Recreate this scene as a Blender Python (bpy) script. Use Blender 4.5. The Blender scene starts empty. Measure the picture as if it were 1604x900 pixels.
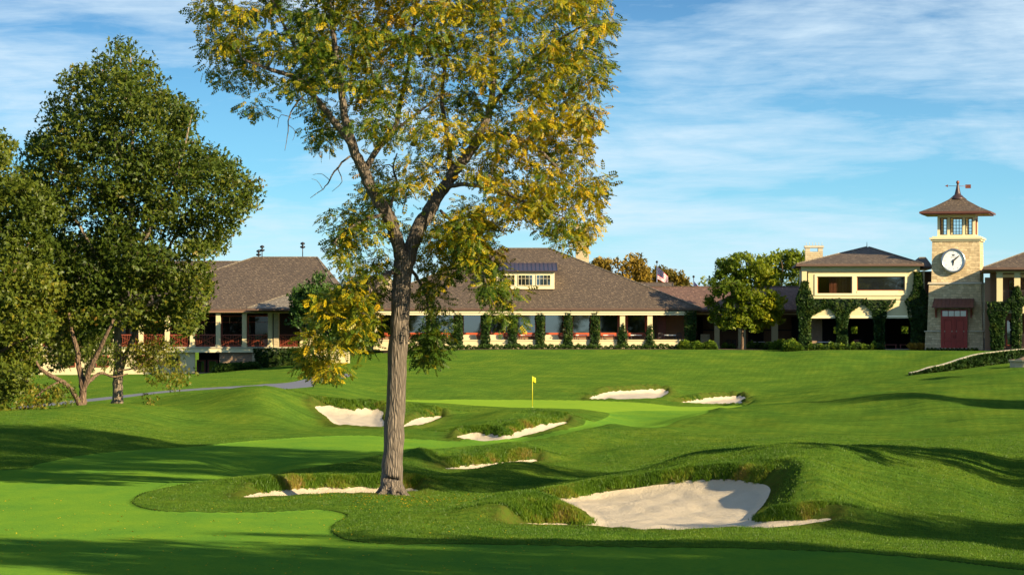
import bpy, math, random
import numpy as np
from mathutils import Vector, Matrix
R = math.radians
F = 4456.0; HZ = 515.0; CU = 802.0
rng = np.random.default_rng(7)
random.seed(7)
sc = bpy.context.scene
COL = sc.collection

# ------------------------------------------------------------ helpers
def W(u, v, d):
    return Vector(((u-CU)/F*d, d, -(v-HZ)/F*d))

def tag(o, label=None, cat=None, group=None, kind=None):
    if label: o['label'] = label
    if cat: o['category'] = cat
    if group: o['group'] = group
    if kind: o['kind'] = kind
    return o

def link(o, parent=None):
    COL.objects.link(o)
    if parent is not None: o.parent = parent
    return o

def empty(name, loc=(0, 0, 0), rz=0.0):
    o = bpy.data.objects.new(name, None); link(o)
    o.location = loc; o.rotation_euler = (0, 0, rz); o.empty_display_size = 0.3
    return o

def copy_tree(o, parent=None):
    c = o.copy(); COL.objects.link(c); c.parent = parent
    for ch in list(o.children): copy_tree(ch, c)
    return c

def mesh_np(name, V, faces_flat, counts, mat, parent=None, smooth=False, attrs=None, loc=None):
    """fast mesh from numpy"""
    me = bpy.data.meshes.new(name)
    V = np.asarray(V, dtype=np.float32); counts = np.asarray(counts, dtype=np.int32)
    ff = np.asarray(faces_flat, dtype=np.int32)
    me.vertices.add(len(V)); me.vertices.foreach_set('co', V.ravel())
    me.loops.add(len(ff)); me.loops.foreach_set('vertex_index', ff)
    me.polygons.add(len(counts))
    starts = np.concatenate(([0], np.cumsum(counts)[:-1])).astype(np.int32)
    me.polygons.foreach_set('loop_start', starts)
    me.polygons.foreach_set('loop_total', counts)
    if smooth: me.polygons.foreach_set('use_smooth', np.ones(len(counts), dtype=bool))
    me.update(calc_edges=True)
    if attrs:
        for k, (dom, arr) in attrs.items():
            a = me.attributes.new(k, 'FLOAT', dom)
            a.data.foreach_set('value', np.asarray(arr, dtype=np.float32))
    if mat: me.materials.append(mat)
    o = bpy.data.objects.new(name, me); link(o, parent)
    if loc is not None: o.location = loc
    return o

class MB:
    def __init__(s): s.v = []; s.f = []; s.sm = []
    def add(s, vs, fs, smooth=False):
        n = len(s.v); s.v += [tuple(p) for p in vs]
        s.f += [tuple(i+n for i in f) for f in fs]; s.sm += [smooth]*len(fs); return s
    def box(s, x0, x1, y0, y1, z0, z1):
        vs = [(x0,y0,z0),(x1,y0,z0),(x1,y1,z0),(x0,y1,z0),(x0,y0,z1),(x1,y0,z1),(x1,y1,z1),(x0,y1,z1)]
        return s.add(vs, [(0,3,2,1),(4,5,6,7),(0,1,5,4),(1,2,6,5),(2,3,7,6),(3,0,4,7)])
    def taper(s, b, t, z0, z1):
        (x0,x1,y0,y1), (a0,a1,c0,c1) = b, t
        vs = [(x0,y0,z0),(x1,y0,z0),(x1,y1,z0),(x0,y1,z0),(a0,c0,z1),(a1,c0,z1),(a1,c1,z1),(a0,c1,z1)]
        return s.add(vs, [(0,3,2,1),(4,5,6,7),(0,1,5,4),(1,2,6,5),(2,3,7,6),(3,0,4,7)])
    def frame(s, x0, x1, z0, z1, y0, y1, w, top=None, bot=None):
        top = w if top is None else top; bot = w if bot is None else bot
        s.box(x0, x0+w, y0, y1, z0, z1); s.box(x1-w, x1, y0, y1, z0, z1)
        s.box(x0+w, x1-w, y0, y1, z1-top, z1); s.box(x0+w, x1-w, y0, y1, z0, z0+bot); return s
    def extrude_y(s, poly, y0, y1):     # poly in x,z counter-clockwise seen from -y
        n = len(poly)
        vs = [(x, y0, z) for x, z in poly] + [(x, y1, z) for x, z in poly]
        fs = [tuple(range(n)), tuple(range(2*n-1, n-1, -1))]
        for i in range(n):
            j = (i+1) % n; fs.append((i, i+n, j+n, j))
        return s.add(vs, fs)
    def lathe(s, prof, c=(0,0,0), n=16, axis='z', smooth=True):
        vs = []; fs = []
        for r, h in prof:
            for k in range(n):
                a = 2*math.pi*k/n
                if axis == 'z': vs.append((c[0]+r*math.cos(a), c[1]+r*math.sin(a), c[2]+h))
                else: vs.append((c[0]+r*math.cos(a), c[1]+h, c[2]-r*math.sin(a)))
        m = len(prof)
        for i in range(m-1):
            for k in range(n):
                fs.append((i*n+k, i*n+(k+1)%n, (i+1)*n+(k+1)%n, (i+1)*n+k))
        fs.append(tuple(range(n-1, -1, -1))); fs.append(tuple((m-1)*n+k for k in range(n)))
        return s.add(vs, fs, smooth)
    def tube(s, pts, rad, n=6, smooth=True):
        pts = [Vector(p) for p in pts]; m = len(pts); vs = []; fs = []
        pa = None
        for i, p in enumerate(pts):
            t = (pts[min(i+1, m-1)]-pts[max(i-1, 0)])
            if t.length < 1e-9: t = Vector((0, 0, 1))
            t.normalize()
            if pa is None: a = t.cross(Vector((0.31, 0.17, 0.93)) if abs(t.z) < .9 else Vector((1, 0, 0))).normalized()
            else:
                a = pa-t*pa.dot(t); a = a.normalized() if a.length > 1e-6 else t.orthogonal().normalized()
            pa = a; b = t.cross(a); r = rad[i] if hasattr(rad, '__len__') else rad
            for k in range(n):
                th = 2*math.pi*k/n
                vs.append(p + a*(r*math.cos(th)) + b*(r*math.sin(th)))
        for i in range(m-1):
            for k in range(n):
                fs.append((i*n+k, i*n+(k+1)%n, (i+1)*n+(k+1)%n, (i+1)*n+k))
        fs.append(tuple(range(n-1, -1, -1))); fs.append(tuple((m-1)*n+k for k in range(n)))
        return s.add(vs, fs, smooth)
    def build(s, name, mat, parent=None, loc=None):
        me = bpy.data.meshes.new(name); me.from_pydata(s.v, [], s.f); me.update()
        me.polygons.foreach_set('use_smooth', s.sm)
        if mat: me.materials.append(mat)
        o = bpy.data.objects.new(name, me); link(o, parent)
        if loc is not None: o.location = loc
        return o

# ------------------------------------------------------------ node materials
class NM:
    def __init__(s, name):
        s.m = bpy.data.materials.new(name); s.m.use_nodes = True
        s.t = s.m.node_tree; s.t.nodes.clear()
        s.out = s.t.nodes.new('ShaderNodeOutputMaterial')
    def n(s, typ, ins=None, **kw):
        nd = s.t.nodes.new('ShaderNode'+typ)
        for k, v in kw.items(): setattr(nd, k, v)
        if ins:
            for k, v in ins.items():
                i = nd.inputs[k]
                if isinstance(v, bpy.types.NodeSocket): s.t.links.new(v, i)
                else: i.default_value = v
        return nd
    def ramp(s, fac, stops, interp='LINEAR'):
        nd = s.n('ValToRGB', {'Fac': fac}); cr = nd.color_ramp; cr.interpolation = interp
        while len(cr.elements) < len(stops): cr.elements.new(0.5)
        for e, (p, c) in zip(cr.elements, stops):
            e.position = p; e.color = (*c, 1) if len(c) == 3 else c
        return nd.outputs['Color']
    def noise(s, vec, scale, detail=3, rough=0.5, dist=0.0):
        return s.n('TexNoise', {'Vector': vec, 'Scale': scale, 'Detail': detail, 'Roughness': rough, 'Distortion': dist}).outputs['Fac']
    def math(s, op, a, b=0.0, c=0.0, clamp=False):
        nd = s.n('Math', operation=op); nd.use_clamp = clamp
        for i, v in enumerate((a, b, c)):
            if isinstance(v, bpy.types.NodeSocket): s.t.links.new(v, nd.inputs[i])
            else: nd.inputs[i].default_value = v
        return nd.outputs[0]
    def mix(s, fac, a, b, blend='MIX'):
        nd = s.n('Mix', data_type='RGBA', blend_type=blend)
        for i, v in ((0, fac), (6, a), (7, b)):
            if isinstance(v, bpy.types.NodeSocket): s.t.links.new(v, nd.inputs[i])
            else: nd.inputs[i].default_value = (*v, 1) if hasattr(v, '__len__') and len(v) == 3 else v
        return nd.outputs[2]
    def pos(s): return s.n('NewGeometry').outputs['Position']
    def obj(s): return s.n('TexCoord').outputs['Object']
    def mapv(s, vec, scale=(1, 1, 1), rot=(0, 0, 0)):
        return s.n('Mapping', {'Vector': vec, 'Scale': scale, 'Rotation': rot}).outputs[0]
    def attr(s, name): return s.n('Attribute', attribute_name=name).outputs['Fac']
    def bump(s, h, strength=0.5, dist=0.05, normal=None):
        ins = {'Height': h, 'Strength': strength, 'Distance': dist}
        if normal is not None: ins['Normal'] = normal
        return s.n('Bump', ins).outputs[0]
    def wallvec(s, sx=1.0, sz=1.0):     # (x+y, z) so front and side walls both read
        sep = s.n('SeparateXYZ', {'Vector': s.obj()})
        h = s.math('ADD', sep.outputs[0], sep.outputs[1])
        return s.n('CombineXYZ', {'X': s.math('MULTIPLY', h, sx), 'Y': s.math('MULTIPLY', sep.outputs[2], sz), 'Z': 0.0}).outputs[0]
    def princ(s, color, rough=0.7, normal=None, **kw):
        ins = {'Base Color': color if isinstance(color, bpy.types.NodeSocket) else (*color, 1), 'Roughness': rough}
        if normal is not None: ins['Normal'] = normal
        for k, v in kw.items(): ins[k.replace('_', ' ')] = v
        p = s.n('BsdfPrincipled', ins); s.t.links.new(p.outputs[0], s.out.inputs[0]); return s.m

MAT = {}
def simple(name, col, rough=0.6, metal=0.0, var=0.15, scale=6.0, bump=0.1):
    k = NM(name); p = k.obj(); n = k.noise(p, scale, 4, 0.6)
    c = k.mix(k.math('MULTIPLY', n, 1.0), tuple(x*(1-var) for x in col), tuple(min(1, x*(1+var)) for x in col))
    MAT[name] = k.princ(c, rough, k.bump(k.noise(p, scale*8, 3), bump, 0.02), Metallic=metal)
    return MAT[name]

simple('cream_stucco', (0.62, 0.51, 0.28), 0.85, var=0.08, scale=1.2)
simple('cream_trim', (0.72, 0.62, 0.37), 0.6, var=0.06, scale=2)
simple('stone_cap', (0.50, 0.43, 0.30), 0.8, var=0.2, scale=3)
simple('mahogany', (0.26, 0.055, 0.024), 0.45, var=0.3, scale=2)
simple('door_red', (0.34, 0.024, 0.012), 0.4, var=0.15, scale=2)
simple('red_timber', (0.48, 0.085, 0.025), 0.5, var=0.25, scale=2)
simple('spire_metal', (0.055, 0.030, 0.026), 0.45, 0.2, var=0.3, scale=4)
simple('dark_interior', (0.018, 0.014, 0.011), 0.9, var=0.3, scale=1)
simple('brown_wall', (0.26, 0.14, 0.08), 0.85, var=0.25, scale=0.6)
simple('dark_metal', (0.03, 0.028, 0.028), 0.4, 0.6, var=0.2)
simple('copper', (0.22, 0.07, 0.035), 0.5, 0.3, var=0.35, scale=4)
simple('copper_roof', (0.15, 0.055, 0.035), 0.5, 0.2, var=0.3, scale=3)
simple('plum_metal', (0.07, 0.045, 0.05), 0.42, 0.4, var=0.2, scale=3)
simple('patio_floor', (0.22, 0.18, 0.14), 0.8, var=0.2, scale=2)
simple('white_cloth', (0.75, 0.72, 0.66), 0.8, var=0.06, scale=3)
simple('beige_cloth', (0.62, 0.50, 0.30), 0.8, var=0.08, scale=3)
simple('chair_dark', (0.05, 0.035, 0.028), 0.6, var=0.2)
simple('chair_red', (0.24, 0.06, 0.035), 0.6, var=0.2)
simple('pole_yellow', (0.75, 0.62, 0.02), 0.4, var=0.05)
simple('clock_white', (0.88, 0.87, 0.82), 0.35, var=0.02)
simple('clock_hand', (0.02, 0.02, 0.022), 0.4)
simple('steel', (0.45, 0.46, 0.48), 0.3, 0.9, var=0.1)
simple('gravel_warm', (0.40, 0.23, 0.10), 0.9, var=0.35, scale=9)
simple('terracotta', (0.28, 0.2, 0.15), 0.8, var=0.2)
simple('mulch', (0.10, 0.05, 0.03), 0.95, var=0.5, scale=12, bump=0.6)
simple('roof_edge', (0.11, 0.06, 0.04), 0.7, var=0.3, scale=2)

def mk_stone(name, c1, c2, mortar, w=0.42, h=0.16):
    k = NM(name); wv = k.wallvec()
    warp = k.n('VectorMath', {0: wv, 1: k.n('VectorMath', {0: k.n('TexNoise', {'Vector': wv, 'Scale': 2.2}).outputs['Color'], 1: (0.09, 0.07, 0)}, operation='MULTIPLY').outputs[0]}, operation='ADD').outputs[0]
    b = k.n('TexBrick', {'Vector': warp, 'Scale': 1.0, 'Color1': (*c1, 1), 'Color2': (*c2, 1), 'Mortar': (*mortar, 1),
                         'Mortar Size': 0.012, 'Mortar Smooth': 0.3, 'Bias': 0.0, 'Brick Width': w, 'Row Height': h})
    b.offset = 0.43; b.squash = 0.7; b.squash_frequency = 3
    n1 = k.noise(k.mapv(warp, (3.1, 7, 1)), 1.0, 2); n2 = k.noise(wv, 14, 4, 0.7)
    c = k.mix(k.math('MULTIPLY', k.math('SUBTRACT', n1, .35), 2.2, clamp=True), b.outputs['Color'], tuple(x*0.8 for x in c1))
    c = k.mix(k.math('MULTIPLY', n2, 0.5), c, tuple(min(1, x*1.35) for x in c2))
    hgt = k.math('ADD', k.math('MULTIPLY', b.outputs['Fac'], -1.0), k.math('ADD', k.math('MULTIPLY', n1, 0.9), k.math('MULTIPLY', n2, 0.5)))
    MAT[name] = k.princ(c, 0.9, k.bump(hgt, 0.8, 0.05))
mk_stone('limestone', (0.32, 0.20, 0.10), (0.80, 0.60, 0.34), (0.16, 0.11, 0.07), 0.55, 0.26)
mk_stone('limestone_pale', (0.38, 0.29, 0.16), (0.56, 0.45, 0.27), (0.26, 0.2, 0.12), 0.5, 0.22)
mk_stone('brick_brown', (0.24, 0.15, 0.09), (0.34, 0.23, 0.14), (0.2, 0.15, 0.1), 0.5, 0.2)

def mk_shingle(name, c1, c2, c3):
    k = NM(name); wv = k.wallvec(1.0, 2.0)
    b = k.n('TexBrick', {'Vector': wv, 'Scale': 1.0, 'Color1': (*c1, 1), 'Color2': (*c2, 1), 'Mortar': (*[x*0.35 for x in c1], 1),
                         'Mortar Size': 0.016, 'Mortar Smooth': 0.2, 'Brick Width': 0.26, 'Row Height': 0.24})
    b.offset = 0.37; b.squash = 0.6; b.squash_frequency = 2
    n1 = k.noise(k.mapv(wv, (4.0, 4.6, 1)), 1.0, 1); n2 = k.noise(k.mapv(wv, (0.25, 0.2, 1)), 1.0, 5, 0.65)
    f = k.math('MULTIPLY', k.math('SUBTRACT', n1, 0.42), 3.2, clamp=True)
    c = k.mix(f, b.outputs['Color'], c3)
    sp = k.math('GREATER_THAN', k.noise(k.mapv(wv, (5, 5.5, 1)), 1.0, 0), 0.70)
    c = k.mix(k.math('MULTIPLY', sp, 0.7), c, tuple(x*2.4 for x in c2))
    c = k.mix(k.math('MULTIPLY', n2, 0.7), c, tuple(x*0.45 for x in c1))
    row = k.math('FRACT', k.math('MULTIPLY', k.n('SeparateXYZ', {'Vector': wv}).outputs[1], 1/0.24))
    hgt = k.math('ADD', k.math('ADD', k.math('MULTIPLY', row, -0.8), n1), k.math('MULTIPLY', b.outputs['Fac'], -0.6))
    MAT[name] = k.princ(c, 0.85, k.bump(hgt, 0.9, 0.05))
mk_shingle('shingle', (0.125, 0.082, 0.048), (0.20, 0.138, 0.082), (0.060, 0.040, 0.026))
mk_shingle('shingle_light', (0.24, 0.19, 0.13), (0.32, 0.26, 0.18), (0.15, 0.12, 0.085))
mk_shingle('shingle_red', (0.20, 0.10, 0.065), (0.25, 0.14, 0.09), (0.11, 0.06, 0.045))

k = NM('window_glass')
gl = k.n('BsdfGlossy', {'Color': (0.75, 0.8, 0.82, 1), 'Roughness': 0.02, 'Normal': k.bump(k.noise(k.obj(), 0.8, 1), 0.05, 0.02)})
df = k.n('BsdfDiffuse', {'Color': (0.012, 0.014, 0.016, 1)})
lw = k.n('LayerWeight', {'Blend': 0.25})
mx = k.n('MixShader', {0: k.math('ADD', k.math('MULTIPLY', lw.outputs['Fresnel'], 0.6), 0.22, clamp=True), 1: df.outputs[0], 2: gl.outputs[0]})
k.t.links.new(mx.outputs[0], k.out.inputs[0]); MAT['window_glass'] = k.m
k = NM('dark_glass')
mx = k.n('MixShader', {0: 0.05, 1: k.n('BsdfDiffuse', {'Color': (0.012, 0.012, 0.012, 1)}).outputs[0], 2: k.n('BsdfGlossy', {'Color': (0.7, 0.75, 0.8, 1), 'Roughness': 0.03}).outputs[0]})
k.t.links.new(mx.outputs[0], k.out.inputs[0]); MAT['dark_glass'] = k.m
k = NM('clear_glass')
mx = k.n('MixShader', {0: 0.12, 1: k.n('BsdfTransparent', {'Color': (0.75, 0.72, 0.7, 1)}).outputs[0], 2: k.n('BsdfGlossy', {'Color': (0.7, 0.75, 0.8, 1), 'Roughness': 0.03}).outputs[0]})
k.t.links.new(mx.outputs[0], k.out.inputs[0]); MAT['clear_glass'] = k.m

def mk_leaf(name, stops, trans=0.35, vein=0.25):
    k = NM(name); a = k.attr('tint'); c = k.ramp(a, stops)
    n = k.noise(k.obj(), 9.0, 2)
    c = k.mix(k.math('MULTIPLY', n, vein), c, stops[0][1])
    d = k.n('BsdfDiffuse', {'Color': c}); t = k.n('BsdfTranslucent', {'Color': c})
    g = k.n('BsdfGlossy', {'Color': (0.9, 0.9, 0.9, 1), 'Roughness': 0.45})
    m1 = k.n('MixShader', {0: trans, 1: d.outputs[0], 2: t.outputs[0]})
    m2 = k.n('MixShader', {0: 0.015, 1: m1.outputs[0], 2: g.outputs[0]})
    k.t.links.new(m2.outputs[0], k.out.inputs[0]); MAT[name] = k.m
mk_leaf('walnut_leaves', [(0, (0.045, 0.090, 0.008)), (0.26, (0.10, 0.15, 0.010)), (0.46, (0.27, 0.25, 0.010)), (0.70, (0.56, 0.40, 0.010)), (1, (0.58, 0.30, 0.012))])
mk_leaf('oak_leaves', [(0, (0.038, 0.066, 0.008)), (0.5, (0.088, 0.125, 0.013)), (0.82, (0.19, 0.19, 0.018)), (1, (0.32, 0.16, 0.03))])
mk_leaf('willow_leaves', [(0, (0.06, 0.09, 0.010)), (0.5, (0.13, 0.16, 0.015)), (1, (0.34, 0.25, 0.02))])
mk_leaf('maple_leaves', [(0, (0.080, 0.130, 0.008)), (0.45, (0.24, 0.27, 0.012)), (0.8, (0.50, 0.40, 0.014)), (1, (0.45, 0.2, 0.02))])
mk_leaf('autumn_leaves', [(0, (0.08, 0.08, 0.012)), (0.5, (0.24, 0.16, 0.02)), (1, (0.42, 0.25, 0.03))])
mk_leaf('ivy_leaves', [(0, (0.014, 0.035, 0.008)), (0.6, (0.035, 0.075, 0.014)), (1, (0.10, 0.13, 0.02))], 0.15)
mk_leaf('bush_leaves', [(0, (0.04, 0.085, 0.012)), (0.6, (0.10, 0.17, 0.015)), (1, (0.26, 0.30, 0.02))], 0.25)
mk_leaf('box_leaves', [(0, (0.02, 0.05, 0.010)), (0.7, (0.06, 0.11, 0.018)), (1, (0.12, 0.16, 0.03))], 0.15)
mk_leaf('conifer_leaves', [(0, (0.02, 0.05, 0.010)), (0.6, (0.05, 0.10, 0.015)), (1, (0.09, 0.14, 0.02))], 0.15)
mk_leaf('grass_blades', [(0, (0.045, 0.11, 0.006)), (0.6, (0.11, 0.20, 0.010)), (0.85, (0.22, 0.24, 0.02)), (1, (0.32, 0.20, 0.05))], 0.35, 0.1)

def mk_bark(name, c1, c2, sx=14, sz=2.2):
    k = NM(name); p = k.obj()
    q = k.mapv(p, (sx, sx, sz)); n1 = k.noise(q, 1.0, 5, 0.65, 0.6)
    v = k.n('TexVoronoi', {'Vector': k.mapv(p, (sx*1.1, sx*1.1, sz*0.9)), 'Scale': 1.0, 'Randomness': 1.0}, feature='DISTANCE_TO_EDGE').outputs['Distance']
    v2 = k.math('MULTIPLY', v, 3.0, clamp=True)
    c = k.mix(k.math('MULTIPLY', k.math('SUBTRACT', n1, 0.3), 2.2, clamp=True), c1, c2)
    c = k.mix(v2, tuple(x*0.35 for x in c1), c)
    c = k.mix(k.math('MULTIPLY', k.noise(p, 1.3, 3), 0.6), c, tuple(x*0.7 for x in c2))
    h = k.math('ADD', k.math('MULTIPLY', v2, 0.8), k.math('MULTIPLY', n1, 0.7))
    MAT[name] = k.princ(c, 0.95, k.bump(h, 1.0, 0.05))
mk_bark('walnut_bark', (0.13, 0.10, 0.075), (0.34, 0.27, 0.20))
mk_bark('pale_bark', (0.26, 0.19, 0.12), (0.50, 0.40, 0.27), 9, 1.6)
mk_bark('brown_bark', (0.15, 0.09, 0.055), (0.34, 0.22, 0.13), 9, 1.6)
# ------------------------------------------------------------ terrain
def flat(d): return HZ + 5.0*F/d
# for each column of the view: (distance, row) pairs describing where the ground lies
T = {
 0:   [(36,824),(44,768),(50,737),(54,716),(58,692),(62,668),(66,649),(69,645),(76,650),(84,645),(95,626),(105,611),(120,598),(135,588),(150,582)],
 100: [(36,824),(44,768),(50,738),(55,716),(59,694),(63,670),(67,650),(71,641),(76,645),(84,641),(95,624),(105,610),(120,598),(135,588),(150,582)],
 200: [(36,824),(44,768),(50,738),(56,715),(60,698),(64,676),(68,652),(72,639),(76,637),(83,637),(90,628),(100,613),(107,607),(120,597),(135,587),(150,582)],
 300: [(36,824),(44,768),(50,738),(57,711),(62,696),(67,672),(72,650),(78,629),(83,618),(88,617),(94,617),(100,613),(106,609),(115,601),(125,592),(135,586),(150,582)],
 400: [(34,841),(38,811),(41,789),(43,779),(44.3,772),(45,760),(47,753),(51,741),(54,742),(57,714),(64,690),(68,669),(72,645),(76,620),(80,610),(86,613),(94,613),(100,610),(106,606),(115,598),(125,588),(135,579),(142,574),(150,572)],
 500: [(34,841),(38,811),(41,788),(43,777),(45,770),(45.9,761),(46.7,749),(48.5,742),(51,729),(54,722),(57,718),(60,703),(65,686),(70,674),(74,666),(77,652),(79,640),(80,630),(83,626),(88,627),(95,622),(103,610),(112,598),(120,590),(128,582),(135,573),(150,562)],
 600: [(34,841),(38,811),(41,786),(43,775),(45,770),(46,762),(46.8,747),(48.5,738),(50.5,736),(53,738),(54.3,735),(55.3,722),(56.3,714),(58.5,708),(64,691),(70,676),(74,668),(78,656),(80,642),(81,634),(84,632),(92,632),(98,628),(106,624),(111,616),(116,605),(125,594),(135,577),(150,552)],
 650: [(34,841),(38,811),(42,783),(44,773),(46,768),(47.5,758),(48.8,744),(51,737),(53.5,739),(55,735),(56,720),(57,707),(60,706),(64,692),(70,677),(75,667),(79,656),(81,645),(82.5,637),(86,632),(94,632),(101,628),(107,625),(112,616),(117,605),(125,595),(135,577),(150,548)],
 700: [(34,841),(38,812),(42,784),(44,777),(46,768),(48,757),(50,746),(51.5,744),(53.5,750),(55.5,738),(57.2,733),(58,716),(58.8,703),(63,698),(67,686),(69,683),(71,674),(73,664),(79,659),(85,646),(89,637),(96,631),(104,627),(110,622),(114,613),(118,605),(126,594),(136,575),(150,547)],
 800: [(34,841),(36,828),(37.5,818),(38.4,802),(39.3,786),(40.5,782),(42.5,785),(44,779),(46,768),(49,750),(51,736),(52.5,731),(54.5,737),(56.5,731),(58,726),(58.9,710),(59.8,696),(61.5,694),(64,694),(67,688),(69.5,683),(71,668),(72.5,654),(75,646),(80,643),(84,641),(91,637),(98,632),(108,627),(113,619),(118,606),(126,595),(136,575),(150,546)],
 900: [(34,841),(36,829),(37.5,822),(39,810),(40.5,800),(41.8,783),(42.8,777),(43.8,762),(45.5,756),(50,751),(53,741),(55.5,735),(58,727),(60,714),(61.3,690),(62.5,677),(66,672),(70,673),(73,669),(76,657),(79,647),(85,643),(91,639),(98,632),(107,627),(112,619),(117,608),(125,597),(135,577),(150,546)],
 1000: [(34,840),(36,828),(38,813),(40,797),(42,779),(43,766),(43.9,750),(45,742),(49,743),(53,737),(56,727),(60,705),(64,684),(67,671),(71,668),(78,668),(82,662),(86,653),(91,645),(97,638),(104,631),(108,626),(113,615),(118,607),(126,596),(136,575),(150,546)],
 1100: [(34,840),(36,829),(38,814),(40,797),(41.8,774),(42.8,754),(43.6,733),(44.6,715),(46.5,711),(52,714),(56,709),(62,697),(68,676),(74,654),(78,646),(84,648),(92,645),(100,640),(106,634),(110,629),(115,618),(120,610),(127,598),(136,576),(150,546)],
 1200: [(34,842),(36,828),(37.5,815),(39,799),(41,768),(42.7,738),(44.2,714),(46,704),(50,704),(56,702),(62,692),(70,668),(77,646),(83,632),(89,628),(99,629),(105,627),(110,625),(115,619),(121,609),(128,596),(137,573),(150,547)],
 1300: [(34,843),(36,826),(38,806),(40,777),(42,744),(44,715),(45.7,702),(48,701),(54,703),(60,698),(66,682),(74,656),(82,630),(89,613),(96,609),(104,610),(111,611),(118,605),(124,599),(131,587),(137,568),(145,548),(150,547)],
 1400: [(34,850),(36,833),(38,812),(40,785),(42,752),(44,722),(46,704),(48.5,699),(54,701),(61,699),(67,682),(75,650),(83,620),(90,603),(97,599),(105,601),(112,599),(118,594),(124,588),(131,580),(140,566),(150,550)],
 1500: [(34,857),(37,830),(39,806),(41,776),(43,744),(45,720),(47,706),(50,700),(56,701),(62,697),(68,680),(76,643),(84,609),(91,593),(99,589),(107,590),(114,587),(122,581),(131,574),(140,565),(150,550)],
 1600: [(34,864),(37,838),(40,808),(42,780),(44,752),(46,730),(48,713),(51,702),(57,700),(63,696),(70,674),(77,638),(84,602),(91,583),(99,577),(107,578),(116,575),(124,570),(132,565),(142,557),(150,548)],
 1850: [(34,864),(37,838),(40,808),(42,780),(44,752),(46,730),(48,713),(51,702),(57,700),(63,694),(70,668),(77,630),(84,594),(91,576),(99,570),(107,569),(116,567),(124,564),(132,560),(142,553),(150,548)],
}
T[1400][-2:] = [(137,568),(145,548),(150,547)]
for q_ in (1500, 1600, 1850): T[q_][-2:] = [(134,565),(141,549.5),(150,547.5)]
T[-400] = T[0]; T[2100] = T[1850]

def pchip(x, Y, xi):
    """monotone cubic; x (n,), Y (n,m), xi (k,) -> (k,m)"""
    x = np.asarray(x, float); Y = np.asarray(Y, float)
    h = np.diff(x)[:, None]; dl = np.diff(Y, axis=0)/h
    m = np.zeros_like(Y)
    w1 = 2*h[1:]+h[:-1]; w2 = h[1:]+2*h[:-1]
    with np.errstate(divide='ignore', invalid='ignore'):
        hm = (w1+w2)/(w1/dl[:-1]+w2/dl[1:])
    m[1:-1] = np.where(dl[:-1]*dl[1:] > 0, hm, 0.0)
    m[0] = dl[0]; m[-1] = dl[-1]
    j = np.clip(np.searchsorted(x, xi)-1, 0, len(x)-2)
    t = ((xi-x[j])/(x[j+1]-x[j]))[:, None]; hh = h[j]
    return ((2*t**3-3*t**2+1)*Y[j] + (t**3-2*t**2+t)*hh*m[j] + (-2*t**3+3*t**2)*Y[j+1] + (t**3-t**2)*hh*m[j+1])

DR = np.concatenate([np.geomspace(3, 51.8, 50), np.geomspace(52, 320, 700), np.geomspace(324, 3900, 60)])
UR = np.concatenate([np.linspace(-7000, -440, 50), np.arange(-400, 2001, 3.6), np.linspace(2040, 9000, 56)])
LD = np.log(DR)
us = sorted(T)
prof = []
for u in us:
    pts = T[u]
    dd = [4.0, 24, 52] + [2.0*p[0] for p in pts] + [330, 4000]
    zb = -(pts[-1][1]-HZ)/F*pts[-1][0]*2
    zz = [-5.2, -5.05, -5.0] + [-(p[1]-HZ)/F*p[0]*2 for p in pts] + [zb, -2.1]
    prof.append(pchip(np.log(dd), np.array(zz)[:, None], LD)[:, 0])
prof = np.array(prof)
Z = pchip(np.array(us, float), prof, np.clip(UR, -400, 2100))       # (nu, nd)
def blur(A, ax, k):
    for _ in range(k):
        A = 0.25*np.roll(A, 1, ax)+0.5*A+0.25*np.roll(A, -1, ax)
    return A
z0 = Z.copy()
Z[2:-2, 60:740] = blur(blur(Z, 1, 4), 0, 10)[2:-2, 60:740]

UU, DD = np.meshgrid(UR, DR, indexing='ij')
XX = (UU-CU)/F*DD; YY = DD
def hashg(ix, iy, s):
    n = (ix*374761393 + iy*668265263 + s*1442695041) & 0xffffffff
    n = ((n ^ (n >> 13))*1274126177) & 0xffffffff
    return ((n ^ (n >> 16)) & 0xffff)/65535.0
def vnoise(x, y, s=0):
    ix = np.floor(x).astype(np.int64); iy = np.floor(y).astype(np.int64); fx = x-ix; fy = y-iy
    fx = fx*fx*(3-2*fx); fy = fy*fy*(3-2*fy)
    a = hashg(ix, iy, s)*(1-fx)+hashg(ix+1, iy, s)*fx; b = hashg(ix, iy+1, s)*(1-fx)+hashg(ix+1, iy+1, s)*fx
    return a*(1-fy)+b*fy
def sstep(a, b, x):
    t = np.clip((x-a)/(b-a), 0, 1); return t*t*(3-2*t)

def hit(u, v, dmin=44.0):
    """nearest ground distance seen at picture column u, row v"""
    i = np.interp(u, UR, np.arange(len(UR))); i0 = int(min(i, len(UR)-2)); f = i-i0
    z = ZT[i0]*(1-f)+ZT[i0+1]*f
    vp = HZ - z/DR*F
    idx = np.nonzero((vp <= v) & (DR > dmin))[0]
    if len(idx) == 0: return 320.0
    j = idx[0]
    if j == 0 or DR[j-1] < dmin: return DR[j]
    t = (vp[j-1]-v)/max(1e-9, vp[j-1]-vp[j])
    return DR[j-1]+(DR[j]-DR[j-1])*min(max(t, 0), 1)
ZT = Z
def smooth_poly(pts, n=8, closed=True):
    P = np.array(pts, float); m = len(P); out = []
    for i in range(m if closed else m-1):
        g = (lambda q: P[q % m]) if closed else (lambda q: P[min(max(q, 0), m-1)])
        a, b, c, d = g(i-1), g(i), g(i+1), g(i+2)
        for k in range(n):
            t = k/n
            out.append(0.5*((2*b)+(c-a)*t+(2*a-5*b+4*c-d)*t*t+(3*b-a-3*c+d)*t**3))
    return np.array(out)
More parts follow.
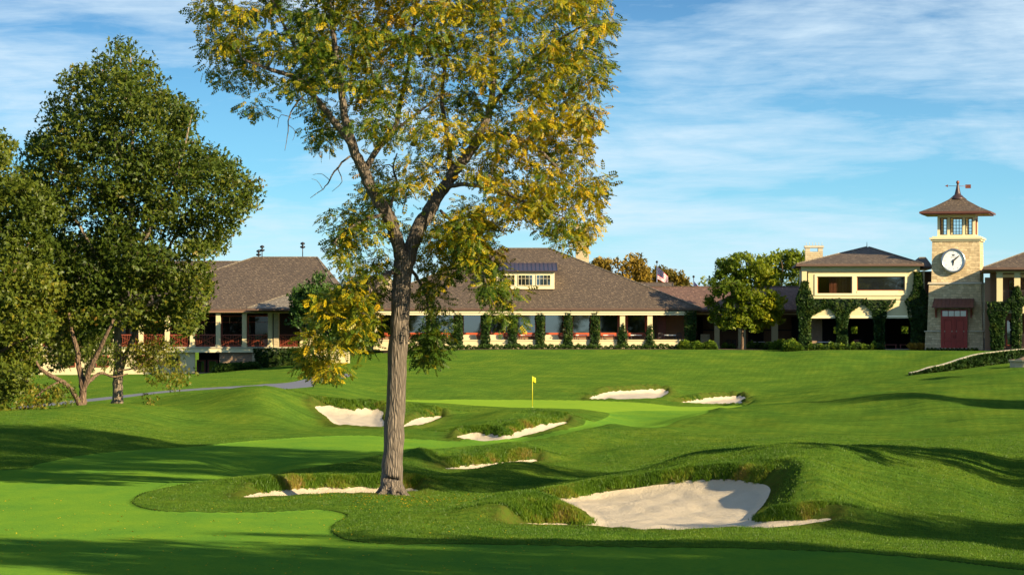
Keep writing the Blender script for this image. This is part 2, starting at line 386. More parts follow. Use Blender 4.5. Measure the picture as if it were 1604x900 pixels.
def to_world(pts, n=8, closed=True, smooth=True):
    P = smooth_poly(pts, n, closed) if smooth else np.array(pts, float)
    out = []
    for u, v in P:
        d = hit(u, v); out.append(((u-CU)/F*d, d))
    return np.array(out)
def sdf(poly, X, Y):
    """signed distance, positive inside"""
    d2 = np.full(X.shape, 1e18); inside = np.zeros(X.shape, bool)
    n = len(poly)
    for i in range(n):
        ax, ay = poly[i]; bx, by = poly[(i+1) % n]
        ex, ey = bx-ax, by-ay; wx, wy = X-ax, Y-ay
        t = np.clip((wx*ex+wy*ey)/max(1e-12, ex*ex+ey*ey), 0, 1)
        d2 = np.minimum(d2, (wx-ex*t)**2+(wy-ey*t)**2)
        c = ((ay <= Y) & (by > Y)) | ((by <= Y) & (ay > Y))
        if ey != 0: inside ^= c & (X < ax+ex*(Y-ay)/ey)
    return np.where(inside, 1, -1)*np.sqrt(d2)
def sdf_grid(poly, margin=3.0):
    out = np.full(XX.shape, -50.0)
    x0, y0 = poly.min(0)-margin; x1, y1 = poly.max(0)+margin
    m = (XX > x0) & (XX < x1) & (YY > y0) & (YY < y1)
    if m.any(): out[m] = sdf(poly, XX[m], YY[m])
    return out

# outlines as seen in the picture
B = {
 'near': [(865,783),(900,779),(940,771),(985,766),(1030,760),(1070,754),(1110,752),(1150,752),(1185,757),(1204,762),(1206,772),(1196,790),(1182,806),(1182,814),(1200,817),(1250,815),(1303,813),(1270,821),(1225,827),(1160,831),(1080,833),(1000,831),(920,826),(835,824),(800,821),(850,820),(905,822),(927,819),(924,808),(910,797),(888,788)],
 'left': [(380,781),(395,775),(430,769),(475,765),(540,764),(600,763.5),(645,766),(652,770),(600,773),(520,776),(440,780)],
 'mid':  [(493,638),(520,638),(555,641),(580,640),(600,646),(598,655),(604,664),(596,669),(560,668),(528,666),(510,652)],
 'midr': [(632,667),(650,657),(672,653),(692,653),(680,660),(660,666),(640,668)],
 'flag': [(716,684),(735,680),(765,681),(795,683),(815,675),(845,667),(888,663),(870,671),(835,683),(790,690),(745,692),(722,689)],
 'sliver': [(690,737),(712,733),(745,729),(775,726),(830,722),(842,724),(815,729),(780,731),(740,736)],
 'farl': [(922,625),(945,616),(980,613),(1015,611),(1046,613),(1040,620),(1022,627),(980,627.5),(945,627)],
 'farr': [(1062,632),(1090,626),(1120,623),(1150,621),(1168,623),(1160,629),(1170,633),(1130,634.5),(1090,634)],
}
FW = [(-390,737),(0,737),(60,727),(130,713),(200,706),(300,700),(340,696),(430,688),(564,682),(650,688),(746,692),(823,686),(880,674),(925,663),(948,655),(955,648),(940,644),
      (1000,641),(1095,641),(1110,645),(1098,650),(1065,658),(1042,668),(1010,671),(985,669),(950,667),(920,672),(850,687),(754,701),(600,714),(545,724),(440,742),(340,755),(240,770),(207,784),(209,790),(225,797),(270,802),(400,803),(495,799),(530,803),(543,809),(530,817),(519,826),(524,838),(550,848),(620,853),(800,854),(1000,858),(1200,861),(1400,871),(1604,894),(1900,930)]
GR = [(638,626.5),(760,626),(900,627),(1000,630.5),(1060,636.5),(1100,637),(1172,634),(1140,640),(1090,643),(1000,643),(940,645.5),(905,641.5),(843,639.5),(800,638.5),(720,634),(640,629)]
PATH = [(395,603),(415,601),(450,599),(480,593),(495,588),(530,584),(552,587),(535,592),(508,594),(490,598),(493,604),(470,607),(425,610),(397,610),(360,609.5),(300,611.5),(255,615),(180,624),(120,630.5),(30,639.5),(25,637),(110,627),(180,620),(255,612),(320,607)]
polyw = {}
for k_, p_ in B.items(): polyw[k_] = to_world(p_, 5)
fwp = to_world(FW, 4, closed=False)
e0 = np.array([[fwp[-1][0]+40, 52.0], [60, 4.0], [-40, 4.0], [-80, 40.0]]); fwp = np.vstack([fwp, e0])
grp = to_world(GR, 4); pathp = to_world(PATH, 3)
S_b = {k_: sdf_grid(p_) for k_, p_ in polyw.items()}
S_sand = np.maximum.reduce(list(S_b.values()))
S_fw = sdf_grid(fwp, 4.0)
S_gr = sdf_grid(grp, 4.0); S_path = sdf_grid(pathp, 3.0)
# short-grass surfaces sit lower than the rough round them; sand lies in a cut hollow
short = np.maximum(np.maximum(S_fw, S_gr), -10)
Z = Z + 0.045*(1-sstep(-0.05, 0.06, short))*sstep(-3.9, -0.5, -np.abs(short))*(short < 1)
near_f = np.clip((YY-60)/120, 0, 1)
Z -= (0.10+0.10*near_f)*sstep(-0.05, 0.35+0.3*near_f, S_sand)
gy = np.gradient(S_sand, axis=1)/np.gradient(YY, axis=1)
Bk = np.where(S_sand > -20, sstep(0.0, 0.6, -gy), 0)
Z += (0.30+0.12*near_f)*Bk*sstep(0.0, 0.45, -S_sand)*np.exp(-np.clip(-S_sand-0.4, 0, 9)/1.6)
out_s = sstep(0.0, 1.0, -S_sand)*sstep(0.0, 1.2, -short)
def hump(u, d, h, sx, sy, rot=0.0):
    global Z
    x0_, dx, dy = (u-CU)/F*d, None, None
    dx = XX-(u-CU)/F*d; dy = YY-d; c_, s_ = math.cos(rot), math.sin(rot)
    Z = Z+h*np.exp(-((dx*c_+dy*s_)/sx)**2-((-dx*s_+dy*c_)/sy)**2)*out_s
hump(1262, 80.5, .62, 1.2, 3.6); hump(1300, 86, .26, 2.4, 6); hump(1240, 88, .2, 1.6, 3)
hump(828, 76.5, .42, 1.6, 2.6); hump(860, 104, .26, 2.4, 4.0); hump(700, 101, .12, 2.2, 4)
hump(1030, 134, .18, 3.4, 7, .3); hump(560, 107, .12, 2.6, 5); hump(330, 100, .12, 2.6, 6)
hump(420, 160, .22, 4.0, 8); hump(215, 141, .20, 4.4, 7); hump(60, 134, .2, 4, 7); hump(690, 160, .22, 2.0, 4); hump(850, 152, .25, 2.5, 5)
hump(1055, 214, .45, 3.0, 5); hump(1200, 216, .4, 3, 6); hump(880, 224, .3, 4, 5); hump(700, 226, .35, 4, 5)
hump(1420, 158, .22, 2.6, 16, .3); hump(1560, 150, .25, 3.0, 14, .3)
lipn = vnoise(XX*2.2, YY*2.2, 3)
Z += (0.05+0.08*near_f)*(0.5+lipn)*np.exp(-((S_sand+0.25)/0.28)**2)*(S_sand < 0)
rough_m = sstep(0.1, 0.8, -short)*sstep(0.0, 0.6, -S_sand)*sstep(0.0, 0.6, -S_path)
und = (vnoise(XX*0.35, YY*0.25, 1)-0.5)*0.22+(vnoise(XX*0.9, YY*0.7, 2)-0.5)*0.07
Z += und*rough_m*sstep(52, 68, YY)*(1-sstep(236, 256, YY))
# mower ridges running up the right hill
hill = sstep(900, 1100, UU)*sstep(112, 128, YY)*(1-sstep(196, 212, YY))*rough_m
dirn = XX*0.62-YY*0.40+3.0*vnoise(XX*0.08, YY*0.08, 5)*2
Z += hill*(0.12*np.sin(dirn*0.5+5*vnoise(XX*0.05, YY*0.05, 9))+0.035*np.sin(dirn*1.7+2*vnoise(XX*.2, YY*.1, 7)))
Z += (vnoise(XX*9, YY*9, 11)-0.5)*0.018*rough_m*(YY < 150)
# sand ripples
Z += (vnoise(XX*1.6, YY*1.1, 21)-0.5)*0.07*sstep(0.2, 0.8, S_sand)
Z += (vnoise(XX*2.6, YY*1.4, 22)-0.5)*0.05*sstep(0.1, 0.3, S_sand)
ZT = Z

def gz(x, y):
    u = CU+x/y*F; i = np.interp(u, UR, np.arange(len(UR))); j = np.interp(math.log(y), LD, np.arange(len(LD)))
    i0 = int(min(i, len(UR)-2)); j0 = int(min(j, len(LD)-2)); a = i-i0; b = j-j0
    return float((Z[i0, j0]*(1-b)+Z[i0, j0+1]*b)*(1-a)+(Z[i0+1, j0]*(1-b)+Z[i0+1, j0+1]*b)*a)
def gz_arr(x, y):
    u = CU+x/y*F; i = np.interp(u, UR, np.arange(len(UR))); j = np.interp(np.log(y), LD, np.arange(len(LD)))
    i0 = np.minimum(i.astype(int), len(UR)-2); j0 = np.minimum(j.astype(int), len(LD)-2); a = i-i0; b = j-j0
    return (Z[i0, j0]*(1-b)+Z[i0, j0+1]*b)*(1-a)+(Z[i0+1, j0]*(1-b)+Z[i0+1, j0+1]*b)*a
def samp(A, x, y):
    u = CU+x/y*F; i = np.interp(u, UR, np.arange(len(UR))); j = np.interp(np.log(y), LD, np.arange(len(LD)))
    return A[np.rint(i).astype(int), np.rint(j).astype(int)]

# -- split the one grid into conforming surfaces
nu, nd = Z.shape
names_b = list(B)
M = np.stack([XX.ravel(), YY.ravel(), Z.ravel(), S_fw.ravel(), S_gr.ravel(), S_path.ravel(), S_sand.ravel()] + [S_b[k_].ravel() for k_ in names_b], axis=1)
ii, jj = np.meshgrid(np.arange(nu-1), np.arange(nd-1), indexing='ij')
a = (ii*nd+jj).ravel(); b = ((ii+1)*nd+jj).ravel(); c = ((ii+1)*nd+jj+1).ravel(); d = (ii*nd+jj+1).ravel()
TRI = np.concatenate([np.stack([a, b, c], 1), np.stack([a, c, d], 1)])
extra = []; base_n = len(M)
def split(tris, col):
    global M, extra
    s = M[:, col]
    s = s[tris]; ins = s > 0
    cnt = ins.sum(1)
    inside = tris[cnt == 3]; outside = tris[cnt == 0]
    cross = tris[(cnt > 0) & (cnt < 3)]; ci = ins[(cnt > 0) & (cnt < 3)]
    cache = {}; new = []; n0 = len(M); gi = []; go = []
    def cut(p, q):
        key = (p, q) if p < q else (q, p)
        if key in cache: return cache[key]
        a_, b_ = M[key[0]], M[key[1]]; t = a_[col]/(a_[col]-b_[col])
        r = a_+(b_-a_)*t; r[col] = 0.0; new.append(r); cache[key] = n0+len(new)-1
        return cache[key]
    for tr, fl in zip(cross.tolist(), ci.tolist()):
        want = (sum(fl) == 1)
        k_ = fl.index(want)
        p, q, r = tr[k_], tr[(k_+1) % 3], tr[(k_+2) % 3]
        x, y = cut(p, q), cut(p, r)
        (gi if want else go).append((p, x, y))
        (go if want else gi).extend([(x, q, r), (x, r, y)])
    if new: M = np.vstack([M, np.array(new)])
    gi = np.array(gi, dtype=int).reshape(-1, 3); go = np.array(go, dtype=int).reshape(-1, 3)
    return np.vstack([inside, gi]), np.vstack([outside, go])

TRUNK_XY = ((615-CU)/F*hit(615, 774), hit(615, 774))
# -- ground materials
def mk_grass(name, dark, mid, light, scale=1.0, stripe=None, bump=0.5, dry=False, edge=False):
    k = NM(name); p = k.pos()
    n1 = k.noise(k.mapv(p, (0.6, 0.35, 1)), 0.7*scale, 4, 0.6); n2 = k.noise(p, 6*scale, 4, 0.7); n3 = k.noise(p, 40*scale, 3, 0.7)
    f = k.math('ADD', k.math('MULTIPLY', n1, 0.35), k.math('ADD', k.math('MULTIPLY', n2, 0.35), k.math('MULTIPLY', n3, 0.45)))
    c = k.ramp(f, [(0.42, dark), (0.57, mid), (0.72, light)])
    if stripe:
        q = k.mapv(p, stripe); w = k.n('TexWave', {'Vector': q, 'Scale': 1.0, 'Distortion': 3.0, 'Detail': 2.0, 'Detail Scale': 0.3}, wave_type='BANDS', bands_direction='Y').outputs['Fac']
        c = k.mix(k.math('MULTIPLY', w, 0.30), c, tuple(x*1.5 for x in mid))
        l_ = k.noise(k.mapv(p, (0.15, 2.2, 0)), 1.0, 3, 0.6)
        c = k.mix(k.math('MULTIPLY', k.math('SUBTRACT', l_, 0.45), 2.0, clamp=True), c, tuple(x*0.75 for x in dark))
    if dry:
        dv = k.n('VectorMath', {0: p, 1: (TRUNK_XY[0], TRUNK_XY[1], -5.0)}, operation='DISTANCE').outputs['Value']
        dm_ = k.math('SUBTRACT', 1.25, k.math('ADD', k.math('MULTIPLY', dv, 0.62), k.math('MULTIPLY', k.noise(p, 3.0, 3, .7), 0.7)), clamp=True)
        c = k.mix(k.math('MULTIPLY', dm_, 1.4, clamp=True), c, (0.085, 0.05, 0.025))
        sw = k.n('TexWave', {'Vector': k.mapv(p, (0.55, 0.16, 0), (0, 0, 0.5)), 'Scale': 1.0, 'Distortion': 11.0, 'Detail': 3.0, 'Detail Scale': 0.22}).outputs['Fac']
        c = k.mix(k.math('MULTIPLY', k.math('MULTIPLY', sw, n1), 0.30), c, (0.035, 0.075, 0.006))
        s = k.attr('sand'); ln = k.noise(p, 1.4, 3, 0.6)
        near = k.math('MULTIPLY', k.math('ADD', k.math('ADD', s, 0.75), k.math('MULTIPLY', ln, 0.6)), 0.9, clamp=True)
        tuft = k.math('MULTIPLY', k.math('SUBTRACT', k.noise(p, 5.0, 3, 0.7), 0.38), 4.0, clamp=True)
        c = k.mix(k.math('MULTIPLY', near, 0.55), c, (0.050, 0.062, 0.010)); c = k.mix(k.math('MULTIPLY', k.math('MULTIPLY', near, tuft), 0.6), c, (0.11, 0.085, 0.02))  # brownish lip grass, darkened further so the colour carries the bank's shade
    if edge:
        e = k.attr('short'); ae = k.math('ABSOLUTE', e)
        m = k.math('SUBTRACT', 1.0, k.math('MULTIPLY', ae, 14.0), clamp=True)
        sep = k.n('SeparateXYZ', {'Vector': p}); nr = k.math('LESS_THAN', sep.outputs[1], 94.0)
        c = k.mix(k.math('MULTIPLY', m, nr), c, (0.012, 0.02, 0.006))  # dark line paints the cut thatch and the step's shadow together
    h = k.math('ADD', k.math('MULTIPLY', n2, 0.5), n3)
    nm = k.bump(h, bump, 0.06)
    d = k.n('BsdfDiffuse', {'Color': c, 'Roughness': 0.9, 'Normal': nm})
    k.t.links.new(d.outputs[0], k.out.inputs[0]); MAT[name] = k.m
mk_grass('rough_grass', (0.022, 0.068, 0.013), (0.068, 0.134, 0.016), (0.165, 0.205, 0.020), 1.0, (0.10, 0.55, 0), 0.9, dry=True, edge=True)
mk_grass('fairway_grass', (0.050, 0.140, 0.022), (0.086, 0.182, 0.020), (0.140, 0.225, 0.018), 1.2, None, 0.5)
mk_grass('green_grass', (0.10, 0.19, 0.02), (0.13, 0.215, 0.02), (0.16, 0.24, 0.02), 1.5, None, 0.1)
k = NM('bunker_sand'); p = k.pos(); n1 = k.noise(p, 1.2, 4); n2 = k.noise(p, 45, 3, 0.7)
rk = k.n('TexWave', {'Vector': k.mapv(p, (2.0, 1.2, 0)), 'Scale': 1.7, 'Distortion': 9.0, 'Detail': 4.0}).outputs['Fac']
c = k.mix(n1, (0.51, 0.41, 0.27), (0.66, 0.55, 0.39)); c = k.mix(k.math('MULTIPLY', n2, 0.35), c, (0.36, 0.28, 0.19))
MAT['sand'] = k.princ(c, 0.95, k.bump(k.math('ADD', k.math('MULTIPLY', n2, 0.6), k.math('ADD', k.math('MULTIPLY', rk, 0.0), k.math('MULTIPLY', k.noise(p, 8, 4, 0.7), 1.5))), 0.8, 0.05))
k = NM('asphalt'); p = k.pos(); n1 = k.noise(p, 30, 3, 0.7)
MAT['asphalt'] = k.princ(k.mix(n1, (0.10, 0.10, 0.115), (0.17, 0.165, 0.175)), 0.9, k.bump(n1, 0.4, 0.01))

def emit(name, tris, mat, label=None, attrs=True):
    uq, inv = np.unique(tris, return_inverse=True)
    inv = inv.reshape(-1)
    Vx = M[uq]
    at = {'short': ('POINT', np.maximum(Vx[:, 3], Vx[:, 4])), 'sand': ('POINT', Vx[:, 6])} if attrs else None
    o = mesh_np(name, Vx[:, :3], inv, np.full(len(tris), 3), mat, smooth=True, attrs=at)
    o['kind'] = 'structure'
    if label: o['label'] = label
    return o
rest = TRI
blab = {'near': 'large pale sand bunker in the right foreground', 'left': 'pale sand bunker just behind the big tree trunk', 'mid': 'pale sand bunker left of the big trunk in the middle distance',
        'midr': 'small sand bunker right of the trunk', 'flag': 'curved sand bunker in front of the flag', 'sliver': 'thin sliver of sand behind the grassy hump', 'farl': 'sand bunker behind the right of the green', 'farr': 'small sand bunker at the right end of the green'}
for q_, k_ in enumerate(names_b):
    ins_, rest = split(rest, 7+q_)
    emit('sand_bunker', ins_, MAT['sand'], blab[k_])
ins_, rest = split(rest, 5); emit('cart_path', ins_, MAT['asphalt'], 'grey cart path winding past the left wing')
ins_, rest = split(rest, 4); emit('putting_green', ins_, MAT['green_grass'], 'closely mown putting green round the flag')
ins_, rest = split(rest, 3); emit('fairway', ins_, MAT['fairway_grass'], 'smooth bright green fairway')
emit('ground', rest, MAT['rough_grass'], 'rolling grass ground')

# the same turf carries on behind and beside the viewpoint
m = MB(); m.add([(-2500, -2500, -5.32), (2500, -2500, -5.32), (2500, 55, -5.32), (-2500, 55, -5.32)], [(0, 1, 2, 3)]); o = m.build('ground', MAT['fairway_grass']); o['kind'] = 'structure'; o['label'] = 'mown ground behind the viewpoint'
# ------------------------------------------------------------ foliage
def diamonds(items):
    """items: (origin, direction, width) -> template verts (4k,3)"""
    out = []
    for o, dv, wd, nz in items:
        o = np.array(o, float); dv = np.array(dv, float); s = np.cross(dv, nz); s = s/np.linalg.norm(s)*wd
        out += [o, o+dv*0.45+s, o+dv, o+dv*0.45-s]
    return np.array(out)
_z = np.array([0, 0, 1.0])
def pinnate(pairs=4, L=1.0):
    it = []
    for i in range(pairs):
        x = 0.22+0.68*i/(pairs-1); ll = 0.34*(1-0.25*abs(i-1.5)/2)
        for s in (-1, 1): it.append(((x*L, 0, -0.12*x*x), (ll*0.55, s*ll*0.85, -0.10), 0.095, _z))
    it.append(((0.92*L, 0, -0.12), (0.34, 0, -0.12), 0.095, _z))
    return diamonds(it)
TPL_PIN = pinnate()
TPL_TRI = diamonds([((0, 0, 0), (1, 0, -0.1), 0.28, _z), ((0.1, 0, 0), (0.5, 0.8, 0.15), 0.26, _z), ((0.1, 0, 0), (0.5, -0.8, 0.1), 0.26, _z)])
TPL_ONE = diamonds([((0, 0, 0), (1, 0, -0.1), 0.38, _z)])
TPL_LONG = diamonds([((0, 0, 0), (1, 0, -0.15), 0.12, _z), ((0.3, 0, 0), (0.8, 0.4, -0.2), 0.11, _z), ((0.3, 0, 0), (0.8, -0.4, -0.2), 0.11, _z)])
def basis(dirs, roll):
    x = dirs/np.linalg.norm(dirs, axis=1, keepdims=True)
    up = np.tile(np.array([0.05, 0.02, 1.0]), (len(x), 1))
    y = np.cross(up, x); y /= np.linalg.norm(y, axis=1, keepdims=True)+1e-9
    z = np.cross(x, y); c, s = np.cos(roll)[:, None], np.sin(roll)[:, None]
    y2 = y*c+z*s; z2 = z*c-y*s
    return x, y2, z2
def leaves(name, P, dirs, size, tint, tpl, mat, parent=None, roll=0.7, loc=None, r=rng):
    n = len(P); m = len(tpl)
    x, y, z = basis(dirs, r.normal(0, roll, n))
    sz = size[:, None, None] if hasattr(size, '__len__') else size
    V = P[:, None, :] + sz*(tpl[None, :, 0:1]*x[:, None, :]+tpl[None, :, 1:2]*y[:, None, :]+tpl[None, :, 2:3]*z[:, None, :])
    V = V.reshape(-1, 3); nf = n*m//4
    tf = np.clip(np.repeat(tint, m//4)+r.normal(0, 0.05, nf), 0, 1)
    return mesh_np(name, V, np.arange(nf*4), np.full(nf, 4), MAT[mat], parent, attrs={'tint': ('FACE', tf)}, loc=loc)
def rdir(n, droop=0.0, r=rng):
    d = r.normal(0, 1, (n, 3)); d /= np.linalg.norm(d, axis=1, keepdims=True); d[:, 2] = d[:, 2]*0.6-droop
    return d

class Tree:
    def __init__(s, base, name, label, cat, group=None, seed=1):
        s.base = Vector(base); s.root = empty(name, base); tag(s.root, label, cat, group)
        s.r = np.random.default_rng(seed); s.mb = MB(); s.nodes = []; s.rad = []
    def limb(s, pts, n=12, sub=5, wob=0.05):
        """pts: list of (Vector, radius) in world space"""
        P = [np.array(p) for p, _ in pts]; Q = [r for _, r in pts]; out = []; ro = []
        for i in range(len(P)-1):
            a = P[max(i-1, 0)]; b = P[i]; c = P[i+1]; d = P[min(i+2, len(P)-1)]
            for k_ in range(sub):
                t = k_/sub
                q = 0.5*((2*b)+(c-a)*t+(2*a-5*b+4*c-d)*t*t+(3*b-a-3*c+d)*t**3)
                rr = Q[i]*(1-t)+Q[i+1]*t
                if not (i == 0 and k_ == 0): q = q + s.r.normal(0, wob*rr*2, 3)
                out.append(q); ro.append(rr*(1+s.r.normal(0, 0.03)))
        out.append(P[-1]); ro.append(Q[-1])
        s.mb.tube([Vector(p)-s.base for p in out], ro, n)
        s.nodes += out; s.rad += ro
        return out
    def connect(s, centers, rmax=0.05, rmin=0.008, bend=0.12, n=5, up=0.25, power=0.5):
        C_ = np.array(centers); nod = list(s.nodes)
        A = np.array(nod); dmin = np.full(len(C_), 1e9); arg = np.zeros(len(C_), int)
        def cost(c, pts):
            v = c-pts; dd = np.linalg.norm(v, axis=1)
            return dd*(1+up*np.clip(-v[:, 2]/(dd+1e-6), 0, 1))
        for i, c in enumerate(C_):
            k_ = cost(c, A); arg[i] = int(np.argmin(k_)); dmin[i] = k_[arg[i]]
        todo = set(range(len(C_))); allp = list(s.nodes); allr = list(s.rad)
        while todo:
            i = min(todo, key=lambda q: dmin[q]); todo.remove(i)
            a = np.array(allp[arg[i]]); b = C_[i]; L_ = np.linalg.norm(b-a)
            r0 = min(allr[arg[i]]*0.75, rmin+rmax*min(1, L_/3.0)**power+0.001)
            k_ = max(3, int(L_/0.45)+1); pts = []; off = s.r.normal(0, bend*L_, 3); off[2] = abs(off[2])*0.7
            for q in range(k_+1):
                t = q/k_; p = a*(1-t)+b*t+off*math.sin(math.pi*t)
                if 0 < q < k_: p = p+s.r.normal(0, 0.035*min(L_, 1.5), 3)
                pts.append(p)
            rr = [r0*(1-0.75*q/k_)+rmin*0.3 for q in range(k_+1)]
            s.mb.tube([Vector(p)-s.base for p in pts], rr, n)
            newp = np.array(pts[1:]); st = len(allp); allp += pts[1:]; allr += rr[1:]
            idx = list(todo)
            if idx:
                D = C_[idx]
                v = D[:, None, :]-newp[None, :, :]; dd = np.linalg.norm(v, axis=2)
                cc = dd*(1+up*np.clip(-v[:, :, 2]/(dd+1e-6), 0, 1)); j = cc.argmin(1); m_ = cc[np.arange(len(idx)), j]
                for q, ix in enumerate(idx):
                    if m_[q] < dmin[ix]: dmin[ix] = m_[q]; arg[ix] = st+int(j[q])
    def finish(s, bark, name='trunk'):
        return s.mb.build(name, MAT[bark], s.root)
    def foliage(s, centers, per, rad, size, tpl, mat, tint_fn, droop=0.4, flat_=0.75, outward=0.8, name='foliage', roll=0.7, jit=0.13):
        C_ = np.array(centers); n = len(C_)*per
        ci = np.repeat(np.arange(len(C_)), per)
        rd = np.array(rad)[ci] if hasattr(rad, '__len__') else np.full(n, rad)
        o = s.r.normal(0, 1, (n, 3)); o /= np.linalg.norm(o, axis=1, keepdims=True); o *= (s.r.random((n, 1))**0.5)
        o[:, 2] *= flat_
        P = C_[ci]+o*rd[:, None]
        dr = o*outward+rdir(n, droop, s.r)*0.6; dr[:, 2] -= droop*0.5
        base = tint_fn(C_)[ci]
        t = np.clip(base+s.r.normal(0, jit, n), 0, 1)
        sz = size*(0.7+0.6*s.r.random(n))
        return leaves(name, P-np.array(s.base), dr, sz, t, tpl, mat, s.root, roll, r=s.r)

def in_poly(p, x, y):
    c = False; n = len(p)
    for i in range(n):
        ax, ay = p[i]; bx, by = p[(i+1) % n]
        if (ay > y) != (by > y) and x < ax+(bx-ax)*(y-ay)/(by-ay): c = not c
    return c
def poly_clusters(poly, n, d0, depth, r, gap=0.0, cu=None, hw=None):
    xs = [p[0] for p in poly]; ys = [p[1] for p in poly]; out = []
    cu = cu if cu is not None else 0.5*(min(xs)+max(xs)); hw = hw if hw is not None else 0.5*(max(xs)-min(xs))
    cv = 0.5*(min(ys)+max(ys)); hv = 0.5*(max(ys)-min(ys))*1.15
    vo = [(r.uniform(min(xs), max(xs)), r.uniform(min(ys), max(ys)), r.uniform(-depth, depth)) for _ in range(int(gap*30))]
    while len(out) < n:
        u = r.uniform(min(xs), max(xs)); v = r.uniform(min(ys), max(ys))
        if not in_poly(poly, u, v): continue
        k_ = max(0.08, 1-((u-cu)/hw)**2*0.8-((v-cv)/hv)**2*0.5)**0.5
        dd = depth*k_*r.uniform(-1, 1)
        if any((u-a)**2+(v-b)**2 < (26**2) and abs(dd-c) < 1.6 for a, b, c in vo): continue
        d = d0+dd; x = (u-CU)/F*d0*(d/d0); out.append((x, d, -(v-HZ)/F*d))
    return out
def noise_tint(lo, hi, sc_=0.35, seed=3, zf=0.0):
    def f(C_):
        n = 0.6*vnoise(C_[:, 0]*sc_+C_[:, 1]*sc_*0.7+50, C_[:, 2]*sc_+C_[:, 1]*sc_*0.5+50, seed)+0.4*vnoise(C_[:, 0]*sc_*3+90, C_[:, 2]*sc_*3+C_[:, 1]*sc_*2+90, seed+1)
        return lo+(hi-lo)*n+zf*(C_[:, 2]-C_[:, 2].min())/(np.ptp(C_[:, 2])+1e-6)
    return f

# ---- the big walnut in front
TD = hit(615, 774)
bx = (615-CU)/F*TD; base = (bx, TD, gz(bx, TD)-0.05)
t = Tree(base, 'walnut_tree', 'tall forked tree with yellow and green leaves standing in front of the clubhouse', 'tree', seed=11)
def PW(u, v, dd=0.0): return W(u, v, TD+dd)
def lm(lst, n=10, **kw): return t.limb([(PW(u, v, dd), r_) for u, v, dd, r_ in lst], n, **kw)
lm([(614,781,0,.40),(614,774,0,.37),(614,764,0,.345),(614,740,0,.325),(616,700,0,.31),(621,600,0,.295),(625,520,0,.285),(629,450,0,.285),(633,408,0,.31),(635,394,0,.25)], 20, wob=0.02)
lm([(631,412,0,.22),(621,370,-.2,.205),(606,335,-.5,.20),(585,300,-.8,.185),(566,262,-1.1,.165),(552,228,-1.3,.15),(540,180,-1.4,.12),(533,130,-1.5,.10),(524,70,-1.6,.08),(515,0,-1.8,.06),(508,-80,-2,.035)])
lm([(552,228,-1.3,.11),(522,188,-1.8,.10),(492,152,-2.3,.085),(462,122,-2.6,.07),(420,108,-3,.055),(378,92,-3.2,.035)])
lm([(492,152,-2.3,.06),(470,90,-1.6,.05),(440,30,-1.2,.04),(410,-40,-1,.025)])
lm([(571,268,-1.0,.10),(592,232,-.6,.095),(617,205,0,.085),(626,165,.6,.075),(638,110,1.2,.06),(648,40,1.6,.045),(655,-40,1.8,.03)])
lm([(617,205,0,.05),(650,180,1,.045),(690,150,2,.03)])
lm([(637,412,0,.235),(650,368,.2,.215),(668,336,.4,.21),(690,302,.7,.195),(712,268,.9,.175),(735,240,1.1,.155),(754,207,1.3,.135),(768,170,1.5,.11),(773,120,1.6,.09),(770,50,1.8,.07),(775,-40,2,.04)])
lm([(741,230,1.1,.10),(762,214,1.0,.085),(782,211,.8,.08),(815,218,.4,.07),(850,240,0,.055),(880,272,-.4,.045),(902,312,-.6,.03)])
lm([(768,170,1.5,.08),(800,130,.6,.07),(840,90,-.4,.055),(880,60,-1,.04),(915,40,-1.5,.025)])
lm([(707,275,.9,.09),(700,210,1.8,.08),(692,150,2.6,.065),(700,70,3,.05),(690,-30,3.2,.03)])
lm([(693,298,.7,.08),(712,290,0,.07),(742,290,-.9,.06),(790,303,-1.7,.05),(836,322,-2.2,.035),(878,338,-2.4,.025)])
lm([(624,425,-.1,.09),(604,430,-.7,.075),(594,444,-1.1,.065),(578,458,-1.4,.055),(566,475,-1.6,.045),(550,500,-1.7,.03)])
lm([(638,415,.1,.06),(654,436,.6,.05),(668,466,.9,.04),(678,520,1,.02)])
lm([(606,335,-.5,.06),(578,342,-1,.055),(548,358,-1.5,.04),(520,382,-1.8,.025)])
lm([(610,342,.3,.05),(612,320,.9,.045),(622,290,1.3,.04),(616,262,1.4,.03),(622,240,1.5,.02)], 7)
lm([(690,330,.5,.05),(712,350,-.2,.045),(735,372,-.9,.035),(752,410,-1.3,.025),(765,460,-1.5,.015)], 7)
for q in range(7):      # root flare
    a_ = q*0.9+.3; dx_, dy_ = math.cos(a_), math.sin(a_); r0_ = .30
    P0 = [Vector((bx+dx_*r_, TD+dy_*r_, 0)) for r_ in (.20, .30, .42, .62+.10*(q % 3))]
    hs = (.38, .14, .02, -.10)
    t.mb.tube([Vector((p_.x, p_.y, gz(p_.x, p_.y)+h_))-t.base for p_, h_ in zip(P0, hs)], [.10, .11, .08, .04], 8)
